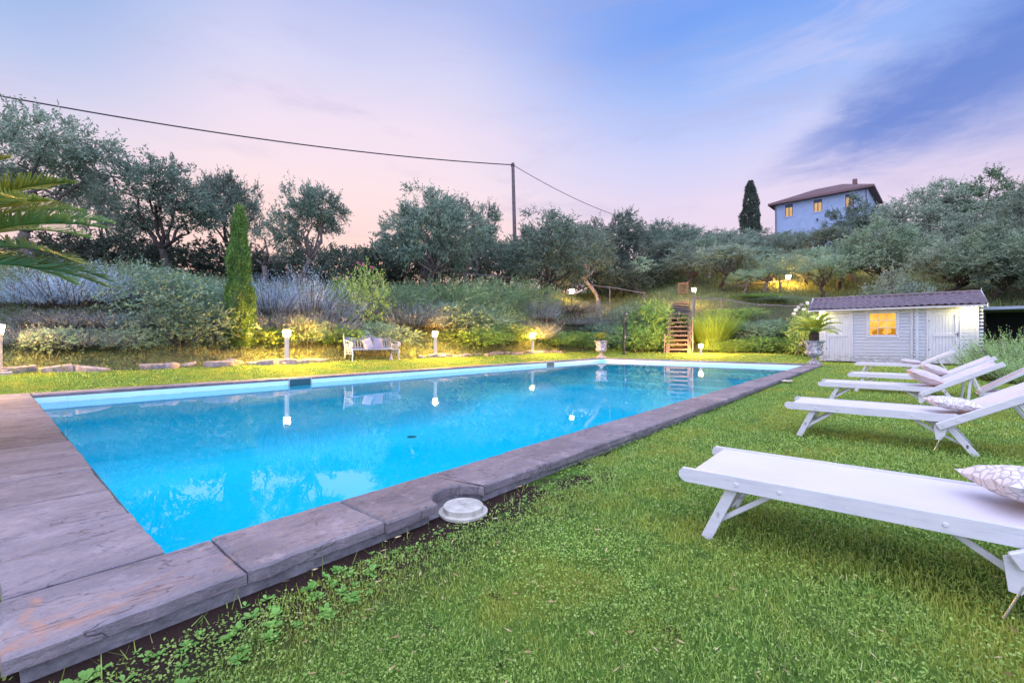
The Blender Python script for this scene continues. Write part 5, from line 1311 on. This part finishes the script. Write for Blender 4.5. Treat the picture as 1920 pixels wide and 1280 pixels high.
for i, (k, px, Yp, yt, hw, lab) in enumerate(SH):
    lm, mk = SP[k]; d = onY(px, Yp); X, Y = xy(px, d); v = i % 2
    plant('shrub' if k != 'jun' else 'juniper', k + str(v), lambda: mk(60 + v), lm, 'bark', lab, 'shrub', 'shrubs on the bank', X, Y, zof(yt, d), hw * 1.3 / F * d, i * .9, names=('foliage', 'stem'))
SH2 = [  # kind, px, depth, top, hw, label
 ('mau', 1120, 31.5, 556, 50, 'mauve grey shrub under the curved olive trunk'),
 ('mau', 1060, 29.8, 590, 45, 'dusky shrub hanging low beside the pool corner lamp'),
 ('grn', 1035, 26.2, 618, 38, 'round green bush at the bank foot past the last post lamp'),
 ('grn', 1090, 28.0, 616, 45, 'wide low green bush at the bank foot before the far urn'),
 ('gg', 1130, 29.5, 600, 38, 'grey green bush directly behind the far urn'),
 ('gg', 1175, 30.5, 560, 42, 'tall green hedge bush behind the shower post'),
 ('grn', 1220, 30.0, 552, 36, 'tall green hedge bush touching the wooden steps'),
 ('grn', 1200, 28.8, 600, 40, 'green bush with white specks beside the shower post'),
 ('grn', 1238, 28.6, 612, 22, 'small green bush at the foot of the steps'),
 ('grn', 1375, 31, 575, 40, 'green bush behind the tall ornamental grass'),
 ('gg', 1395, 29, 600, 42, 'silvery leafed bush beside the tall ornamental grass'),
 ('grn', 1365, 27.6, 632, 30, 'yellow lit bush next to the short lamp'),
 ('gg', 1430, 29.5, 596, 45, 'grey green bush midway between steps and shed'),
 ('grn', 1425, 27.8, 625, 42, 'dense green bush at the lawn edge between steps and shed'),
 ('grn', 1478, 29, 600, 42, 'green bush just before the white rose bush'),
 ('grn', 1482, 27.6, 632, 36, 'low green bush beside the urn by the shed'),
 ('lim', 1512, 25.4, 565, 28, 'tall rose bush with white blooms at the shed corner'),
 ('gg', 1455, 33, 575, 40, 'pale bush higher up under the sloping rail'),
 ('grn', 1420, 34, 572, 36, 'green bush under the sloping rail'),
 ('ros', 1872, 13.2, 612, 42, 'upright rosemary bush beside the carport, closest to the shed'),
 ('ros', 1920, 12.4, 598, 56, 'big rosemary bush cut by the frame edge'),
 ('ros', 1890, 11.6, 640, 42, 'low rosemary bush spilling onto the lawn'),
 ('ros', 1935, 10.8, 650, 40, 'dark rosemary clump at the frame edge behind the loungers')]
for i, (k, px, d, yt, hw, lab) in enumerate(SH2):
    lm, mk = SP[k]; X, Y = xy(px, d); v = i % 2
    plant('rosemary_bush' if k == 'ros' else 'shrub', k + str(v), lambda: mk(60 + v), lm, 'bark', lab, 'shrub', 'shrubs around the steps and shed' if k != 'ros' else 'rosemary bushes by the carport', X, Y, zof(yt, d), hw * 1.3 / F * d, i * 1.3, names=('foliage', 'stem'))
X, Y = xy(1336, 28.6); plant('ornamental_grass', 'reed', lambda: make_reed(3, 2600, 1.2, 2.0, .022), 'reed', 'bark', 'tall fountain of bright green ornamental grass beside the steps', 'ornamental grass', None, X, Y, zof(578, 28.6), 50 / F * 28.6, names=('blades', 'stem'))
# flowers: white roses, pink roses
def blooms(kind, leafm, spots, label, group, r):
    R = np.random.default_rng(77)
    th, ph = np.meshgrid(np.linspace(.1, 3.0, 6), np.linspace(0, 2 * math.pi, 9)[:-1]); v = np.stack([np.sin(th) * np.cos(ph), np.sin(th) * np.sin(ph), np.cos(th)], -1).reshape(-1, 3)
    Q = leafq(v * r * .35, v + R.normal(0, .3, v.shape), np.full(len(v), r * .8), np.full(len(v), r * .7), R); me = quads('bloom', Q, R.random(len(Q)), M[leafm])
    for i, (px, py, d) in enumerate(spots):
        X, Y = xy(px, d); o = ob(kind, me, loc=(X, Y, zof(py, d))); o.rotation_euler = (i, i * 2, 0); tag(o, label, 'rose', group)
blooms('white_rose', 'petal_white', [(1497, 576, 24.9), (1503, 571, 24.8), (1492, 581, 24.9), (1514, 568, 25), (1507, 580, 24.8), (1520, 576, 24.8), (1501, 645, 24.9), (1489, 588, 25)], 'white rose bloom on the rose bush at the shed corner', 'white roses at the shed corner', .095)
blooms('pink_rose', 'petal_pink', [(681, 496, 18.6), (698, 501, 18.6), (671, 492, 18.7)], 'pink rose bloom on the tall lime green rose bush', 'pink roses behind the bench', .055)

# ------------------------------------------------------------------ grass
R = np.random.default_rng(21)
def vnoise(X, Y, s, seed):
    r = np.random.default_rng(seed).random((64, 64)); x = X * s + 100; y = Y * s + 100; i = np.floor(x).astype(int); j = np.floor(y).astype(int); fx = x - i; fy = y - j
    fx = fx * fx * (3 - 2 * fx); fy = fy * fy * (3 - 2 * fy); g = lambda a, b_: r[a % 64, b_ % 64]
    return (g(i, j) * (1 - fx) + g(i + 1, j) * fx) * (1 - fy) + (g(i, j + 1) * (1 - fx) + g(i + 1, j + 1) * fx) * fy
def scatter(n, d0, d1, a0, a1, p):
    """points over the fan the path of view covers, denser where the lawn is close"""
    u = R.random(n); r = (d0 ** p + u * (d1 ** p - d0 ** p)) ** (1 / p); a = np.radians(R.uniform(a0, a1, n)); l, d = r * np.sin(a), r * np.cos(a)
    return l * SN + d * CS, -l * CS + d * SN, r
def ok_lawn(X, Y, m=.0):
    pool = (X > PX0 - CW + .01) & (X < PX1 + CW + .02) & (Y > PY0 - CW - .0 - m) & (Y < PY1 + CW + .0)
    lid = np.hypot(X - LID[0], Y - LID[1] + .03) < .185
    shed = (X > SX - .05) & (Y > yr - .1) & (Y < yl)
    return ~pool & ~lid & ~shed & (beyond(X, Y) < .25)
def blades(X, Y, h, wd, lean, tint):
    n = len(X); Z = ground(X, Y) - .004; a = R.uniform(0, 2 * math.pi, n); la = R.uniform(0, 2 * math.pi, n); ln = np.abs(R.normal(0, lean, n))
    b0 = np.stack([X, Y, Z], 1); dv = np.stack([np.cos(la) * np.sin(ln), np.sin(la) * np.sin(ln), np.cos(ln)], 1); w_ = np.stack([np.cos(a), np.sin(a), 0 * a], 1) * (wd / 2)[:, None]
    tip = b0 + dv * h[:, None]
    return np.stack([b0 - w_, b0 + w_, tip + w_ * .25, tip - w_ * .25], 1), tint
n = 960000; X, Y, r = scatter(n, 1.25, 34, -56, 80, .55)
k = ok_lawn(X, Y); X, Y, r = X[k], Y[k], r[k]
edge = (PY0 - CW) - Y; soil = (edge > -.1) & (edge < (.07 + .34 * vnoise(X, Y, 2.3, 5) ** 1.3) * (1 - .85 * sm(X, 2.4, 5.0))) & (X > -.5) & (X < 14) & (R.random(len(X)) > .04)
bare = vnoise(X, Y, 4.5, 9) * .6 + vnoise(X, Y, 11, 10) * .4 > .74
k = ~soil & ~(bare & (R.random(len(X)) > .35)); X, Y, r = X[k], Y[k], r[k]
g_ = (r / 1.6) ** .72; patch = vnoise(X, Y, 1.1, 2)
h = R.uniform(.014, .031, len(X)) * (.75 + .5 * patch) * np.minimum(g_, 1.6) ** .25; wd = .0042 * R.uniform(.7, 1.3, len(X)) * g_
Q, T = blades(X, Y, h, wd, .75, np.clip(R.normal(.42, .22, len(X)), 0, 1))
struct(ob('grass', quads('grass', Q, T, M['grass'])), 'stuff')
# clover-like ground leaves mixed into the near lawn
n = 150000; X, Y, r = scatter(n, 1.25, 9, -56, 56, .6); k = ok_lawn(X, Y) & (vnoise(X, Y, 2.3, 33) * .5 + vnoise(X, Y, 6, 34) * .3 + R.random(n) * .4 > .5); X, Y, r = X[k], Y[k], r[k]
edge = (PY0 - CW) - Y; k = ~((edge < .12) & (edge > -.2) & (X < 3)); X, Y, r = X[k], Y[k], r[k]; n = len(X)
Z = ground(X, Y) + R.uniform(.012, .042, n); a = R.uniform(0, 2 * math.pi, n); dv = np.stack([np.cos(a), np.sin(a), R.uniform(-.1, .7, n)], 1)
sz_ = R.uniform(.006, .013, n) * (r / 1.6) ** .4; dd = unit(dv); sd = unit(np.cross(dd, np.array([[0, 0, 1.]]) + R.normal(0, .3, (n, 3)))); B_ = np.stack([X, Y, Z], 1); L = sz_[:, None]
Q = np.stack([B_, B_ + dd * L * .6 + sd * L * .38, B_ + dd * L, B_ + dd * L * .6 - sd * L * .38], 1)
struct(ob('clover_leaves', quads('clover_leaves', Q, np.clip(R.normal(.45, .25, n), 0, 1), M['clover'])), 'stuff')
# leafy weeds rooted in the soil strip along the coping
P = []; 
R2 = np.random.default_rng(5); Qs = []; Ts = []
for i in range(230):
    X = .05 + 7.5 * R2.random() ** 1.8; Y = PY0 - CW - R2.uniform(.05, .42) * (1 if X < 3 else .5); s = R2.uniform(.012, .032) * (1.25 if X < 1.2 else .8); nl = R2.integers(5, 9)
    if math.hypot(X - LID[0], Y - LID[1]) < .26: continue
    a = np.linspace(0, 2 * math.pi, nl, endpoint=False) + R2.uniform(0, 1); el_ = R2.uniform(.15, .9, nl)
    dd = np.stack([np.cos(a) * np.cos(el_), np.sin(a) * np.cos(el_), np.sin(el_)], 1); sd = np.stack([-np.sin(a), np.cos(a), 0 * a], 1); c = np.array([X, Y, gz(X, Y) + .004])[None]; LL = (s * R2.uniform(.7, 1.3, nl))[:, None]; LL2 = LL * .26
    Qs.append(np.stack([c + dd * LL * .15 + sd * LL2 * .12, c + dd * LL * .62 + sd * LL2, c + dd * LL * .62 - sd * LL2, c + dd * LL * .15 - sd * LL2 * .12], 1)); Ts.append(R2.random(nl))
    Qs.append(np.stack([c + dd * LL * .62 + sd * LL2, c + dd * LL * .95 + sd * LL2 * .55 - np.array([0, 0, .1]) * LL, c + dd * LL * .95 - sd * LL2 * .55 - np.array([0, 0, .1]) * LL, c + dd * LL * .62 - sd * LL2], 1)); Ts.append(Ts[-1])
struct(ob('weeds', quads('weeds', np.concatenate(Qs), np.concatenate(Ts), M['weed'])), 'stuff')
# long wispy blades along the soil edge
n = 420; X = .0 + 12 * R.random(n) ** 1.3; Y = PY0 - CW - R.uniform(.02, .35, n); k = np.hypot(X - LID[0], Y - LID[1]) > .22; X, Y = X[k], Y[k]; n = len(X)
Q, T = blades(X, Y, R.uniform(.035, .09, n), np.full(n, .005), .8, R.random(n)); struct(ob('edge_grass', quads('edge_grass', Q, T, M['grass'])), 'stuff')
# wild grass and weeds over the bank and slope
n = 190000; X, Y, r = scatter(n, 14, 60, -56, 54, 1.1); e_ = beyond(X, Y); k = e_ > .15
lx = (X - P0.x) * math.cos(SA) + (Y - P0.y) * math.sin(SA); ly = -(X - P0.x) * math.sin(SA) + (Y - P0.y) * math.cos(SA); k &= ~((lx > -.1) & (lx < 7.4) & (ly > -.1) & (ly < Wd + .1))
X, Y, r = X[k], Y[k], r[k]; n = len(X); e_ = e_[k]
h = R.uniform(.06, .24, n) * (.6 + .8 * vnoise(X, Y, .8, 4)) * (r / 20) ** .3 * np.clip(.5 + e_ * .4, .5, 1.2); Q, T = blades(X, Y, h, .012 * (r / 16) * R.uniform(.7, 1.5, n), .45, np.clip(R.normal(.45, .25, n) , 0, 1))
struct(ob('wild_grass', quads('wild_grass', Q, T, M['wild_grass'])), 'stuff')

# low scrub filling the bank between the shrubs
n = 120000; X, Y, r = scatter(n, 14, 44, -56, 50, 1.1); e_ = beyond(X, Y)
lx = (X - P0.x) * math.cos(SA) + (Y - P0.y) * math.sin(SA); ly = -(X - P0.x) * math.sin(SA) + (Y - P0.y) * math.cos(SA)
k = (((e_ > .05) & (e_ < 9)) | ((e_ > -.12) & (e_ < .3) & (Y > 12))) & (vnoise(X, Y, .7, 51) * .6 + vnoise(X, Y, 2.1, 52) * .4 > .40) & ~((lx > -.3) & (lx < 7.4) & (ly > -.3) & (ly < Wd + .3)); X, Y, r = X[k], Y[k], r[k]; n = len(X); e_ = e_[k]
P = np.stack([X, Y, ground(X, Y)], 1); Dd = R.normal(0, .6, (n, 3)) + np.array([0, 0, 1.]); Q, T = shoots(P, Dd, R.uniform(.12, .5, n) * (.5 + vnoise(X, Y, .9, 53)) * np.clip(.38 + e_ * .6, .3, 1), 9, .05, .024, R, .7, .2, .3)
struct(ob('scrub_cover', quads('scrub_cover', Q, T, M['scrub'])), 'stuff')

# fallen olive leaves and bits of straw on the turf
n = 900; X, Y, r = scatter(n, 1.3, 9, -30, 54, .8); k = ok_lawn(X, Y); X, Y, r = X[k], Y[k], r[k]; n = len(X)
a = R.uniform(0, 2 * math.pi, n); B_ = np.stack([X, Y, ground(X, Y) + R.uniform(.02, .035, n)], 1); dd = np.stack([np.cos(a), np.sin(a), R.normal(0, .2, n)], 1)
struct(ob('fallen_leaves', quads('fallen_leaves', leafq(B_, dd, R.uniform(.02, .045, n), R.uniform(.004, .010, n), R), R.random(n), M['dry_leaf'])), 'stuff')
